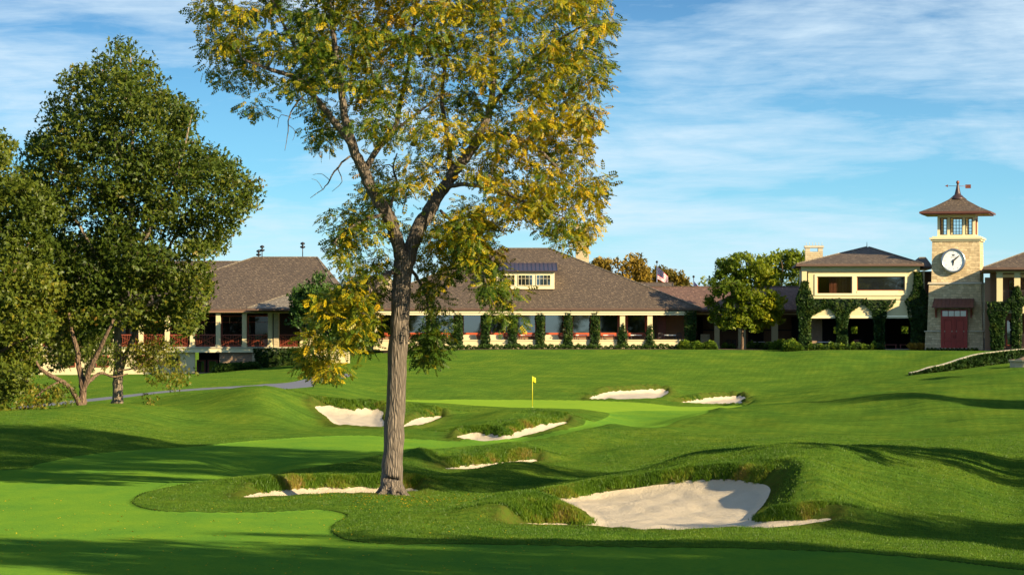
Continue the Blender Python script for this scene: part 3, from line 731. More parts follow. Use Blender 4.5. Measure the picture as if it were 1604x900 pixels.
# bare hanging twigs
for tw in ([(548,245,-1.3,.035),(528,262,-1.6,.028),(516,282,-1.8,.022),(505,296,-2,.014),(486,310,-2.1,.008)], [(528,262,-1.6,.018),(536,284,-1.7,.012),(520,300,-1.8,.006)],
           [(478,148,-2.4,.03),(460,168,-2.6,.024),(452,190,-2.7,.018),(450,214,-2.7,.012),(446,236,-2.8,.006)], [(456,185,-2.65,.014),(440,180,-2.8,.01),(434,200,-2.9,.006)], [(452,196,-2.7,.012),(462,206,-2.6,.008),(458,220,-2.6,.005)],
           [(505,296,-2,.010),(498,284,-2.2,.007),(488,280,-2.3,.005)], [(640,300,.8,.02),(634,318,.9,.012),(630,335,.9,.006)], [(516,282,-1.8,.012),(504,272,-1.8,.008),(490,274,-1.9,.005)]):
    lm(tw, 5, sub=3, wob=0.4)
nskel = len(t.nodes)
A_ = [(318,-150),(316,30),(330,100),(350,138),(385,168),(402,182),(418,160),(440,128),(470,140),(486,185),(492,225),(512,240),(530,205),(560,215),(590,215),(640,235),(640,262),(600,262),(572,238),(548,262),(570,300),(590,320),(640,320),(680,270),(700,300),(735,260),(750,300),(700,340),(700,380),(745,385),(770,330),(800,340),(850,352),(866,368),(892,392),(915,372),(935,340),(948,300),(938,270),(902,238),(930,190),(942,130),(960,60),(945,-40),(870,-140),(620,-220),(420,-200)]
B_ = [(508,345),(545,325),(590,330),(612,350),(616,420),(608,540),(585,560),(560,545),(525,588),(482,583),(474,545),(498,505),(496,455),(514,425),(505,385)]
C2 = [(642,425),(680,432),(702,500),(692,560),(668,572),(648,560),(640,510)]
D2 = [(690,345),(775,335),(792,400),(815,470),(802,515),(785,500),(752,455),(712,430)]
E2 = [(640,330),(700,320),(720,400),(700,440),(650,420)]
cA = poly_clusters(A_, 1180, TD, 5.0, t.r, 2.2, 640, 345); cB = poly_clusters(B_, 165, TD-0.6, 1.7, t.r, 0.4); cC = poly_clusters(C2, 30, TD+1.0, 1.1, t.r)
cD = poly_clusters(D2, 62, TD-.9, 1.4, t.r, 0.3); cE = poly_clusters(E2, 22, TD+1, 1.5, t.r)
def clear(c_):
    d_ = c_[1]; u_ = CU+c_[0]/d_*F; v_ = HZ-c_[2]/d_*F
    if v_ > 335 and abs(u_-np.interp(v_, [335, 400, 600, 780], [650, 633, 620, 614])) < 34 and d_ < TD+.3: return False
    for line in LIMBS:      # keep the front of the big limbs mostly bare
        uu = np.interp(-v_, [-q[1] for q in line], [q[0] for q in line])
        if line[-1][1] < v_ < line[0][1] and abs(u_-uu) < 26 and d_ < TD+.6 and t.r.random() < .8: return False
    return True
LIMBS = [[(630,400),(606,335),(585,300),(566,262),(552,228),(540,180),(533,130)], [(640,400),(668,336),(690,302),(712,268),(735,240),(754,207),(768,170)], [(552,228),(522,188),(492,152)]]
allc = [c_ for c_ in cA+cB+cC+cD+cE if clear(c_)]
t.connect(allc, rmax=0.05, rmin=0.007, up=0.3)
t.finish('walnut_bark')
ft = noise_tint(-0.05, 0.88, 0.30, 5)
def ftw(C_):
    v = ft(C_); low = C_[:, 2] < 2.2
    return v*0.95-0.12*low
t.foliage(allc, 28, 0.46, 0.255, TPL_PIN, 'walnut_leaves', ftw, jit=0.22, droop=0.28, outward=1.0, flat_=0.65)
WALNUT = t

# ---- left group
def px_tree(u, v, d, name, label, cat, group, seed):
    x = (u-CU)/F*d; return Tree((x, d, gz(x, d)-0.05), name, label, cat, group, seed)
OD = 146.0
t = px_tree(187, 637, OD, 'oak_tree', 'big dense dark green tree with a pale forked trunk on the left mound', 'tree', 'broad trees on the left', 21)
def lm2(T_, D_, lst, n=9, **kw): return T_.limb([(W(u, v, D_+dd), r_) for u, v, dd, r_ in lst], n, **kw)
lm2(t, OD, [(184,640,0,.36),(184,628,0,.29),(184,600,0,.26),(186,575,0,.26),(184,545,0,.2),(186,500,0,.18),(195,430,0,.15),(205,340,0,.12),(208,240,0,.09),(205,140,0,.05),(205,90,0,.03)], 12)
lm2(t, OD, [(188,582,0,.17),(196,560,.2,.16),(208,530,.6,.14),(225,480,1,.12),(255,410,1.6,.09),(290,340,2,.06),(330,290,2,.03)])
lm2(t, OD, [(186,470,0,.11),(150,400,-1,.09),(110,330,-2,.07),(80,280,-2,.04)])
lm2(t, OD, [(195,430,0,.11),(240,350,-1.4,.08),(280,260,-2,.06),(300,180,-2,.03)])
lm2(t, OD, [(190,500,0,.09),(250,470,-1.6,.07),(320,440,-2,.04)]); lm2(t, OD, [(200,380,0,.08),(150,280,1.6,.07),(120,190,2,.04)])
O1 = [(205,62),(232,95),(240,120),(300,170),(318,205),(342,235),(372,262),(398,290),(402,315),(380,330),(372,350),(350,372),(335,400),(318,430),(325,470),(308,512),(290,530),(270,508),(240,520),(215,512),(205,505),(182,498),(160,515),(120,505),(95,540),(75,520),(60,440),(52,350),(40,262),(45,230),(70,200),(80,150),(98,130),(130,100),(160,88),(185,66)]
c = poly_clusters(O1, 1350, OD, 4.6, t.r, 0.8); t.connect(c, 0.05, 0.009, n=4); t.finish('pale_bark')
t.foliage(c, 38, 0.66, 0.17, TPL_TRI, 'oak_leaves', noise_tint(0.1, 0.95, 0.25, 8), droop=0.3, roll=1.2)
OAK = t
t = px_tree(130, 638, OD-3, 'willow_tree', 'low spreading tree with several bare leaning stems beside the dark green tree', 'tree', 'broad trees on the left', 22)
D_ = OD-3
lm2(t, D_, [(128,641,0,.24),(130,625,0,.2),(129,605,0,.17),(124,575,0,.14),(120,545,0,.12),(113,522,.3,.1),(108,490,.5,.06)])
lm2(t, D_, [(131,612,0,.15),(140,580,-.3,.14),(152,555,-.5,.12),(164,530,-.8,.1),(178,500,-1,.06)])
lm2(t, D_, [(126,637,-.1,.16),(118,620,-.4,.13),(105,603,-.8,.12),(88,592,-1.2,.11),(70,583,-1.6,.1),(58,570,-2,.08),(45,540,-2.4,.05)])
lm2(t, D_, [(128,622,.1,.13),(133,605,.3,.11),(145,592,.6,.1),(160,584,1,.07),(178,590,1.4,.05),(200,585,1.8,.03)])
lm2(t, D_, [(95,596,-1,.07),(70,610,-1.5,.05),(55,622,-1.8,.03)]); lm2(t, D_, [(184,580,1.5,.05),(215,575,2,.04),(240,560,2.2,.03),(262,590,2.3,.015)], 6)
W1 = [(70,520),(110,540),(160,520),(185,540),(178,575),(150,560),(140,590),(110,560),(90,575),(60,560)]
W2 = [(200,540),(290,530),(300,575),(282,600),(250,632),(228,625),(225,590),(205,575)]
W3 = [(20,600),(60,600),(120,600),(110,625),(60,634),(20,640)]
c = poly_clusters(W1, 80, D_+1.8, 2.0, t.r)+poly_clusters(W2, 95, D_+2.5, 1.6, t.r, 0.2)+poly_clusters(W3, 40, D_-1.5, 1, t.r)
t.connect(c, 0.03, 0.008, n=4); t.finish('brown_bark')
t.foliage(c, 26, 0.5, 0.17, TPL_LONG, 'willow_leaves', noise_tint(0.1, 0.9, 0.4, 9), droop=0.7, roll=1.0)
t = px_tree(-15, 645, OD-8, 'oak_tree', 'green tree cut off by the left edge of the view, with a ragged crown', 'tree', 'broad trees on the left', 23)
D_ = OD-8
lm2(t, D_, [(-15,650,0,.3),(-18,560,0,.25),(-20,450,0,.2),(-25,340,0,.12),(-30,240,0,.04)]); lm2(t, D_, [(-18,520,0,.12),(10,450,-.6,.08),(45,380,-1,.04)]); lm2(t, D_, [(-18,480,0,.12),(-60,400,.6,.08),(-100,320,1,.04)])
lm2(t, D_, [(-18,560,0,.10),(20,540,-1,.07),(55,520,-1.4,.03)])
E1 = [(2,215),(14,235),(8,258),(40,268),(78,282),(92,300),(85,330),(95,350),(70,400),(88,440),(75,480),(82,505),(52,540),(60,580),(30,605),(25,640),(-10,640),(-80,560),(-130,420),(-100,260),(-40,190)]
c = poly_clusters(E1, 620, D_, 3.4, t.r, 0.5); t.connect(c, 0.05, 0.009, n=4); t.finish('brown_bark')
t.foliage(c, 44, 0.62, 0.18, TPL_TRI, 'willow_leaves', lambda C_: noise_tint(-0.15, 0.75, 0.3, 12)(C_), droop=0.4, roll=1.2)
LEFTT = t

# ---- generic round tree from a silhouette
def sil_tree(u, v, d, name, label, cat, group, seed, poly, ncl, per, crad, lsize, depth, mat, tint, bark='brown_bark', tr=0.16, tpl=TPL_TRI, droop=0.2, top=None, gap=0.2):
    t = px_tree(u, v, d, name, label, cat, group, seed)
    tv = top if top is not None else min(p[1] for p in poly)+15
    z0_ = t.base.z; x0 = t.base.x; zt = -(tv-HZ)/F*d
    t.limb([(Vector((x0+t.r.normal(0, .1)*min(1, q), d+t.r.normal(0, .1), z0_+(zt-z0_)*q)), tr*(1.15-q)) for q in (0, .12, .3, .5, .7, .88, 1.0)], 8, 3)
    hw = 0.5*(max(p[0] for p in poly)-min(p[0] for p in poly))/F*d
    for q in range(5):
        a = q*2.4+seed; h = z0_+(zt-z0_)*(0.3+0.1*q)
        t.limb([(Vector((x0, d, h)), tr*.5), (Vector((x0+math.cos(a)*hw*.35, d+math.sin(a)*hw*.35, h+hw*.35)), tr*.32), (Vector((x0+math.cos(a)*hw*.7, d+math.sin(a)*hw*.7, h+hw*.55)), tr*.12)], 6, 3)
    c = poly_clusters(poly, ncl, d, depth, t.r, gap); t.connect(c, tr*.3, 0.01, n=3); t.finish(bark)
    t.foliage(c, per, crad, lsize, tpl, mat, tint, droop=droop, roll=1.2)
    return t
sil_tree(1163, 545, 298, 'maple_tree', 'round green tree turning yellow, standing against the covered walkway', 'tree', None, 31,
         [(1165,394),(1180,402),(1196,408),(1206,425),(1215,440),(1212,455),(1226,470),(1220,490),(1224,500),(1205,508),(1190,516),(1160,510),(1135,514),(1118,504),(1112,490),(1108,470),(1118,455),(1112,440),(1124,428),(1128,408),(1140,404),(1152,398)],
         330, 42, 0.52, 0.24, 2.9, 'maple_leaves', lambda C_: noise_tint(-0.05, 0.55, 0.5, 14)(C_)+0.26*np.clip((C_[:, 0]-24)/4, -0.4, 1), tr=.14)
sil_tree(515, 560, 266, 'spruce_tree', 'dark green tree in front of the left wing, partly behind the yellow branches', 'tree', None, 32,
         [(500,430),(530,440),(560,455),(580,480),(575,520),(560,545),(520,550),(495,545),(470,530),(455,505),(462,480),(455,462),(475,445)],
         220, 36, 0.6, 0.26, 3.0, 'conifer_leaves', noise_tint(0.1, 0.9, 0.5, 15), tr=.14)
bgp = 'trees rising behind the buildings'
def blob(u0, u1, v0, v1, seed, n=14):
    r_ = np.random.default_rng(seed); out = []
    for q in range(n):
        a = 2*math.pi*q/n; k_ = 1+r_.uniform(-.16, .12)
        out.append((0.5*(u0+u1)+0.5*(u1-u0)*math.cos(a)*k_, 0.5*(v0+v1)-0.5*(v1-v0)*math.sin(a)*k_))
    return out
sil_tree(975, 548, 345, 'autumn_tree', 'yellow brown tree top showing just right of the tall pale chimney', 'tree', bgp, 41, blob(914, 1022, 398, 492, 3), 260, 34, 0.8, 0.34, 4, 'autumn_leaves', noise_tint(0.2, 1.0, 0.3, 16), tr=.2, gap=0.3)
sil_tree(1035, 548, 350, 'autumn_tree', 'low yellow green tree top behind the larger flag', 'tree', bgp, 42, blob(984, 1078, 419, 496, 4), 210, 32, 0.8, 0.34, 3.5, 'autumn_leaves', noise_tint(-0.1, 0.8, 0.3, 17), tr=.2, gap=0.3)
sil_tree(1225, 548, 338, 'oak_tree', 'olive green tree behind the walkway, left of the square stone chimney', 'tree', bgp, 43, blob(1176, 1278, 390, 485, 5), 190, 36, 0.8, 0.32, 4.5, 'maple_leaves', noise_tint(-0.1, 0.55, 0.3, 18), tr=.25, gap=0.5)
sil_tree(1108, 548, 362, 'oak_tree', 'sliver of green tree top showing right of the smaller flag', 'tree', bgp, 44, blob(1090, 1150, 434, 500, 6), 70, 30, 0.8, 0.34, 3, 'maple_leaves', noise_tint(0, 0.6, 0.3, 19), tr=.2, gap=0.5)
# dark trees far behind the left group, closing the view to the left
for q, (u, a, b_, e_, lb) in enumerate(((40, -60, 190, 360, 'dark tree filling the gap behind the left edge tree'),)):
    sil_tree(u, 600, 224+12*q, 'oak_tree', lb, 'tree', bgp, 50+q, blob(a, b_, e_, 585, 7+q), 260, 32, 0.9, 0.34, 3.5, 'oak_leaves', noise_tint(0.0, 0.7, 0.3, 20+q), tr=.25)
# trees standing to the right of the view, whose long shadows cross the fairway and the hill
shp = 'trees out to the right of the view'
SRC = OAK.root; sb = Vector(OAK.base)
SH = [(22, 39, 0.3, 1.0, 0), (33, 40, 1.2, 1.0, 0), (42, 50, 2.2, 0.95, 0), (28, 80, 3.9, 1.5, 1), (47, 140, 0.8, 0.8, 0), (60, 172, 5.2, 0.9, 0)]
for q, (x, y, rz, s_, kd) in enumerate(SH):
    o = copy_tree(WALNUT.root if kd else SRC); o.location = (x, y, gz(x, max(y, 3.2))-0.1); o.rotation_euler = (0, 0, rz); o.scale = (s_, s_, s_*0.95)
    o['label'] = ('high crowned yellow green' if kd else 'dense dark green')+' tree standing beyond the right edge of the view'; o['group'] = shp

for q, (x, y, rz) in enumerate(((-2, -45, .4), (12, -30, 1.0), (30, -62, 3.0), (22, -18, 2.0))):
    o = copy_tree(WALNUT.root); o.location = (x, y, -5.4); o.rotation_euler = (0, 0, rz); o['label'] = 'tall yellow green tree standing behind the viewpoint'; o['group'] = 'trees behind the viewpoint'
# ------------------------------------------------------------ buildings
class Fr:
    """a building's own frame: origin below picture column u0 at distance D0, turned by th; local x right, y back, z up"""
    def __init__(s, name, u0, D0, th, vbase, label, cat='building', group=None, zb=None):
        D0 = D0*2.0; s.X0 = (u0-CU)/F*D0; s.D0 = D0; s.th = R(th); s.c = math.cos(s.th); s.s = math.sin(s.th)
        s.z0 = -(vbase-HZ)/F*D0 if zb is None else zb
        s.root = empty(name, (s.X0, D0, s.z0), s.th); tag(s.root, label, cat, group)
    def x(s, u, yl=0.0):
        """local x where column u crosses the plane y=yl"""
        t = (u-CU)/F; X0 = s.X0-yl*s.s; Y0 = s.D0+yl*s.c
        return (t*Y0-X0)/(s.c-t*s.s)
    def z(s, v, yl=0.0, u=None):
        Y = s.D0+yl*s.c
        if u is not None: Y += s.x(u, yl)*s.s
        return -(v-HZ)/F*Y-s.z0
    def wpt(s, x, y, z=0.0): return Vector((s.X0+x*s.c-y*s.s, s.D0+x*s.s+y*s.c, s.z0+z))

def roof_mb(eave, ridge, th=0.12):
    """eave: (x0,x1,y0,y1,z), ridge: (xa,ya,xb,yb,z)"""
    x0, x1, y0, y1, z = eave; xa, ya, xb, yb, zr = ridge
    m = MB()
    E = [(x0, y0, z), (x1, y0, z), (x1, y1, z), (x0, y1, z)]; a = (xa, ya, zr); b = (xb, yb, zr)
    vs = E+[a, b]+[(p[0], p[1], p[2]-th) for p in E]
    fs = [(0, 1, 5, 4), (2, 3, 4, 5), (6, 9, 8, 7), (0, 6, 7, 1), (1, 7, 8, 2), (2, 8, 9, 3), (3, 9, 6, 0)]
    fs += [(1, 2, 5), (3, 0, 4)]
    m.add(vs, fs); return m
def ridge_caps(eave, ridge, r=0.07):
    x0, x1, y0, y1, z = eave; xa, ya, xb, yb, zr = ridge; m = MB()
    for p, q in (((x0, y0, z), (xa, ya, zr)), ((x1, y0, z), (xb, yb, zr)), ((x1, y1, z), (xb, yb, zr)), ((x0, y1, z), (xa, ya, zr)), ((xa, ya, zr), (xb, yb, zr))):
        if (Vector(p)-Vector(q)).length > .3: m.tube([Vector(p)+Vector((0, 0, .02)), Vector(q)+Vector((0, 0, .02))], r, 4, False)
    return m
def add_roof(fr, eave, ridge, mat='shingle', capmat='shingle_light', th=0.18):
    rf = roof_mb(eave, ridge, th).build('roof', MAT[mat], fr.root)
    ridge_caps(eave, ridge).build('ridge_cap', MAT[capmat], rf)
    x0, x1, y0, y1, z = eave; g = MB()
    g.box(x0-.06, x1+.06, y0-.10, y0-.004, z-th-.03, z-.03); g.box(x1+.004, x1+.10, y0-.004, y1, z-th-.03, z-.03); g.box(x0-.10, x0-.004, y0-.004, y1, z-th-.03, z-.03)
    g.build('gutter', MAT['roof_edge'], rf)
    return rf
def window(fr, x0, x1, z0, z1, y, fw=0.09, dep=0.14, mat='mahogany', mull=(), hm=(), glass='window_glass', top=None, bot=None):
    m = MB().frame(x0, x1, z0, z1, y-dep, y, fw, top, bot)
    for q in mull: m.box(x0+(x1-x0)*q-.025, x0+(x1-x0)*q+.025, y-dep+.04, y-.02, z0+fw, z1-fw)
    for q in hm: m.box(x0+fw, x1-fw, y-dep+.045, y-.025, z0+(z1-z0)*q-.02, z0+(z1-z0)*q+.02)
    w_ = m.build('window', MAT[mat], fr.root)
    MB().box(x0+fw, x1-fw, y-.06, y-.04, z0+(bot or fw), z1-(top or fw)).build('pane', MAT[glass], w_)
    return w_

ivg = 'ivy climbing the building columns'
def ivy(fr, x, y, z0, z1, w0, prof, n, label, group=ivg, dy=None, seed=1, size=.16, extra=None):
    """leafy sleeve round a column; prof: list of (t, halfwidth, xshift) up the height"""
    r_ = np.random.default_rng(seed+700)
    o = empty('ivy', fr.wpt(x, y, z0), fr.th); tag(o, label, 'ivy', group)
    ts_ = np.array([p[0] for p in prof]); hw = np.array([p[1] for p in prof]); xs = np.array([p[2] if len(p) > 2 else 0 for p in prof])
    tt = r_.random(n); h = np.interp(tt, ts_, hw)*(0.88+0.3*vnoise(tt*9+seed, tt*0+seed, 4)); sx = np.interp(tt, ts_, xs); dyv = np.minimum(h, dy if dy else 9)
    side = r_.integers(0, 4, n); q = r_.uniform(-1, 1, n)
    X = np.where(side < 2, q*h, np.where(side == 2, h, -h))+sx; Y = np.where(side == 0, -dyv, np.where(side == 1, -dyv*0.9, q*dyv))
    P = np.stack([X, Y, tt*(z1-z0)], 1)+r_.normal(0, .045, (n, 3))
    nrm = np.stack([np.where(side > 1, np.sign(X-sx), 0), np.where(side < 2, -1.0, 0), np.full(n, -0.6)], 1)+r_.normal(0, .35, (n, 3))
    tn = np.clip(0.15+0.75*vnoise(P[:, 0]*2.3+seed*3, P[:, 2]*2.3, 3)+r_.normal(0, .1, n), 0, 1)
    leaves('leaves', P, nrm, size*(0.7+0.6*r_.random(n)), tn, TPL_TRI, 'ivy_leaves', o, 1.0, r=r_)
    m = MB(); pts = []
    for t_, hw_, *s_ in prof: pts.append((t_, hw_*0.82, s_[0] if s_ else 0))
    for (t0, h0, s0), (t1, h1, s1) in zip(pts[:-1], pts[1:]):
        d0 = min(h0, dy or 9)*.85; d1 = min(h1, dy or 9)*.85
        m.taper((s0-h0, s0+h0, -d0, d0*.9), (s1-h1, s1+h1, -d1, d1*.9), t0*(z1-z0), t1*(z1-z0))
    m.build('stems', MAT['ivy_core'], o)
    return o
simple('ivy_core', (0.02, 0.035, 0.012), 0.95, var=0.5, scale=8)

# ================= main clubhouse hall
fr = Fr('clubhouse_hall', 690, 150.0, 0, 541, 'wide single storey clubhouse hall under a big brown hipped shingle roof with a dormer')
zc = fr.z
x0 = fr.x(545); x1 = fr.x(1098, -.6); zE = zc(482, -.6)
xa = fr.x(784, 11); xb = fr.x(861, 11); zR = zc(389, 11)
eave = (x0, x1, -.6, 23.5, zE); ridge = (xa, 11.2, xb, 11.2, zR)
rf = add_roof(fr, eave, ridge, th=.2)
pl = (zR-zE)/11.8
# beams
xc = fr.x(1085)
MB().box(x0+1, xc, -.5, .28, zc(489.7), zc(485.4)).build('beam', MAT['cream_trim'], fr.root)
MB().box(x0+1, xc-.3, -.42, -.32, zc(493.2), zc(490.4)).build('beam', MAT['cream_trim'], fr.root)
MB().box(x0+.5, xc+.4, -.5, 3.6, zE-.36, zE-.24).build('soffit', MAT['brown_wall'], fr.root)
ucol = [590, 632, 675, 718, 760.5, 803, 846, 889.5, 932, 975, 1018, 1081]
zb = 0.05
for i, u in enumerate(ucol):
    xx = fr.x(u); cw = .27
    m = MB().box(xx-cw, xx+cw, -.25, .25, -.4, zc(490)); m.box(xx-cw-.05, xx+cw+.05, -.3, .3, zc(493), zc(490.6)); m.box(xx-cw-.06, xx+cw+.06, -.31, .31, -.4, .25)
    m.build('column', MAT['cream_stucco'], fr.root)
for a_, b_ in zip(ucol[:-1], ucol[1:]):
    m = MB().box(fr.x(a_)+.34, fr.x(b_)-.34, -.12, .2, -.5, zc(533.6)); m.box(fr.x(a_)+.34, fr.x(b_)-.34, -.18, .26, zc(533.5), zc(531.6))
    m.build('low_wall', MAT['cream_stucco'], fr.root)
MB().box(x0+.5, xc, .22, 22, -.6, zc(536.5)).build('floor', MAT['patio_floor'], fr.root)
# glazed wall behind the columns
yw = 2.4
xw1 = fr.x(1012, yw)
mw = MB().box(x0+.6, xw1+.1, yw+.02, yw+.3, 0, zE-.1)
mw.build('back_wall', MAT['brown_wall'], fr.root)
for a_, b_ in zip(ucol[:-2], ucol[1:-1]):
    wx0 = fr.x(a_+4.5, yw); wx1 = fr.x(b_-4, yw)
    window(fr, wx0, wx1, zc(526, yw), zc(488.5, yw), yw, .26, .16, 'red_timber', top=.2, bot=.36)
# side return and open porch on the right
MB().box(xw1+.1, xw1+.4, .9, yw, 0, zE-.3).build('side_wall', MAT['cream_stucco'], fr.root)
MB().box(xw1+.4, x1-1, 5.0, 5.3, 0, zE-.2).build('porch_wall', MAT['brown_wall'], fr.root)
MB().box(fr.x(1030, 5), fr.x(1043, 5), 4.9, 4.98, 0.1, zc(494, 5)).build('door', MAT['mahogany'], fr.root)
# dormer
yd = 2.75; dz0 = zc(451, yd); dz1 = zc(425.5, yd); dx0 = fr.x(778, yd); dx1 = fr.x(868.5, yd)
dm = MB().box(dx0, dx1, yd, yd+4.2, dz0-.1, dz1).build('dormer', MAT['cream_trim'], fr.root)
for a_, b_ in ((781, 807), (811, 835), (839.5, 863)):
    wf = MB().frame(fr.x(a_, yd), fr.x(b_, yd), zc(447.5, yd), zc(430, yd), yd-.08, yd-.003, .07)
    for q in (.25, .5, .75): wf.box(fr.x(a_+(b_-a_)*q, yd)-.015, fr.x(a_+(b_-a_)*q, yd)+.015, yd-.06, yd-.03, zc(447.5, yd)+.07, zc(430, yd)-.07)
    wf.box(fr.x(a_, yd)+.07, fr.x(b_, yd)-.07, yd-.06, yd-.03, zc(436, yd)-.015, zc(436, yd)+.015)
    wf = wf.build('window', MAT['cream_trim'], dm)
    MB().box(fr.x(a_, yd)+.07, fr.x(b_, yd)-.07, yd-.025, yd-.008, zc(447.5, yd)+.07, zc(430, yd)-.07).build('pane', MAT['window_glass'], wf)
m = MB(); zt = dz1+.02; yb_ = yd+5.2; ztb = zE+pl*(yb_+.6)+.05
rx0 = dx0-.25; rx1 = dx1+.3
m.add([(rx0, yd-.4, zt-.02), (rx1, yd-.4, zt-.02), (rx1, yb_, ztb), (rx0, yb_, ztb), (rx0, yd-.4, zt+.10), (rx1, yd-.4, zt+.10), (rx1, yb_, ztb+.12), (rx0, yb_, ztb+.12)],
      [(0, 3, 2, 1), (4, 5, 6, 7), (0, 1, 5, 4), (1, 2, 6, 5), (2, 3, 7, 6), (3, 0, 4, 7)])
nseam = 15
for q in range(nseam+1):
    xx = rx0+(rx1-rx0)*q/nseam
    m.add([(xx-.02, yd-.4, zt+.10), (xx+.02, yd-.4, zt+.10), (xx+.02, yb_, ztb+.12), (xx-.02, yb_, ztb+.12), (xx-.02, yd-.4, zt+.17), (xx+.02, yd-.4, zt+.17), (xx+.02, yb_, ztb+.19), (xx-.02, yb_, ztb+.19)],
          [(4, 5, 6, 7), (0, 1, 5, 4), (1, 2, 6, 5), (3, 0, 4, 7)])
m.build('dormer_roof', MAT['plum_metal'], fr.root)
for (a_, b_, vt, yy) in ((902, 922.5, 350, 12.5), (711, 726, 349, 12.5)):
    ch = MB().box(fr.x(a_, yy), fr.x(b_, yy), yy, yy+1.4, zc(440, yy), zc(vt+4, yy)).box(fr.x(a_, yy)-.06, fr.x(b_, yy)+.06, yy-.06, yy+1.46, zc(362, yy), zc(360.5, yy))
    ch = ch.build('chimney', MAT['limestone_pale'], fr.root)
    m = MB(); A0, A1 = fr.x(a_, yy), fr.x(b_, yy)
    for q0, q1 in ((A0, A0+.3), (A1-.3, A1)): m.box(q0, q1, yy, yy+1.4, zc(vt+4, yy), zc(vt+1.5, yy))
    m.box(A0-.08, A1+.08, yy-.08, yy+1.48, zc(vt+1.5, yy), zc(vt-.4, yy)); m.build('chimney_cap', MAT['stone_cap'], ch)
HALL = fr
# lower wing joining the hall to the left building, seen between the branches
fr = Fr('connecting_wing', 600, 153, 0, 552, 'low joining wing with a cream gable, seen through the branches left of the big trunk')
add_roof(fr, (fr.x(545), fr.x(628), -1, 14, fr.z(478)), (fr.x(560, 6), 6.5, fr.x(610, 6), 6.5, fr.z(432, 6)))
MB().box(fr.x(548), fr.x(640), 0, 10, -.5, fr.z(480)).build('wall', MAT['cream_stucco'], fr.root)
for a_, b_ in ((556, 575), (580, 602)): window(fr, fr.x(a_), fr.x(b_), fr.z(530), fr.z(492), -.003, .12)
MB().box(fr.x(597, -1.2), fr.x(612, -1.2), -1.2, .5, fr.z(478), fr.z(437, -1)).build('chimney', MAT['limestone_pale'], fr.root)

ib = [(0, .52), (.12, .36), (.3, .31), (.8, .33), (1, .30)]
for i, u in enumerate(ucol[2:]):
    xx = HALL.x(u); sd_ = 100+i
    nth = ['third', 'fourth', 'fifth', 'sixth', 'seventh', 'eighth', 'ninth', 'tenth', 'eleventh', 'last'][i]
    ordl = ['leftmost', 'second', 'third', 'fourth', 'fifth', 'sixth', 'seventh', 'eighth', 'ninth', 'tenth'][i]
    if u == 975:
        ivy(HALL, xx, -.05, -.1, HALL.z(506), .3, [(0, .5), (.2, .40), (.55, .34), (.8, .22), (1, .06)], 620, 'ivy tapering up the lower part of the hall column left of the porch', seed=sd_)
    elif u == 1018:
        ivy(HALL, xx, -.05, -.1, HALL.z(507), .3, [(0, .42), (.3, .3), (.6, .28), (.85, .16), (1, .05)], 480, 'shortest ivy, on the hall column at the porch corner with bare cream above', seed=sd_)
    elif u == 1081:
        ivy(HALL, xx, -.05, -.1, HALL.z(484), .3, [(0, .42), (.3, .40), (.8, .46), (1, .5)], 900, 'thick ivy on the last hall column, at the right end of the roof', seed=sd_)
    else:
        ivy(HALL, xx, -.05, -.1, HALL.z(486 if u != 760.5 else 491), .3, ib, 850, 'ivy clothing the %s hall column right of the big trunk' % ordl, seed=sd_)

# ================= covered walkway
fr = Fr('covered_walkway', 1085, 152.5, 0, 546, 'long low covered walkway with brown back wall joining the hall to the two storey pavilion')
zE = fr.z(484.5); zR = fr.z(449, 5)
add_roof(fr, (fr.x(985), fr.x(1292), -.8, 10.8, zE), (fr.x(985, 5)+.1, 5, fr.x(1292, 5)-.1, 5, zR), 'shingle_red', 'shingle')
add_roof(fr, (fr.x(930), fr.x(1062), 8, 20, fr.z(462, 8)), (fr.x(960, 14), 14, fr.x(1054, 14), 14, fr.z(443, 14)), 'shingle', 'shingle')
MB().box(fr.x(1088), fr.x(1262), -.2, .2, fr.z(492.5), fr.z(486.5)).build('beam', MAT['cream_trim'], fr.root)
MB().box(fr.x(1088), fr.x(1280), -.6, 6, zE-.4, zE-.28).build('soffit', MAT['brown_wall'], fr.root)
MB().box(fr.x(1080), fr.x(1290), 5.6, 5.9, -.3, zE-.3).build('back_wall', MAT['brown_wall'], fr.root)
MB().box(fr.x(1080), fr.x(1290), -.5, 5.6, -.5, .02).build('floor', MAT['patio_floor'], fr.root)
MB().box(fr.x(1088, 4), fr.x(1290, 4), 5.50, 5.58, fr.z(517.5, 5), fr.z(515.8, 5)).build('handrail', MAT['chair_dark'], fr.root)
for a_, b_, v_ in ((1119, 1127, 545), (1156.5, 1163.5, 545), (1164.5, 1168, 545), (1208.5, 1218.5, 545)):
    m = MB().box(fr.x(a_), fr.x(b_), -.16, .25, -.2, fr.z(492.6)); m.box(fr.x(a_)-.05, fr.x(b_)+.05, -.2, .3, -.2, .3); m.build('column', MAT['cream_stucco'], fr.root)
for a_, b_ in ((1093, 1101), (1172, 1196), (1240, 1252)):
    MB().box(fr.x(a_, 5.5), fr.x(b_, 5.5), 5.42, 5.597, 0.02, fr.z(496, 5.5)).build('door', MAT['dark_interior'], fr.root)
MB().box(fr.x(1098), fr.x(1112), .3, .8, -.2, fr.z(523)).build('low_wall', MAT['limestone_pale'], fr.root)
WALK = fr

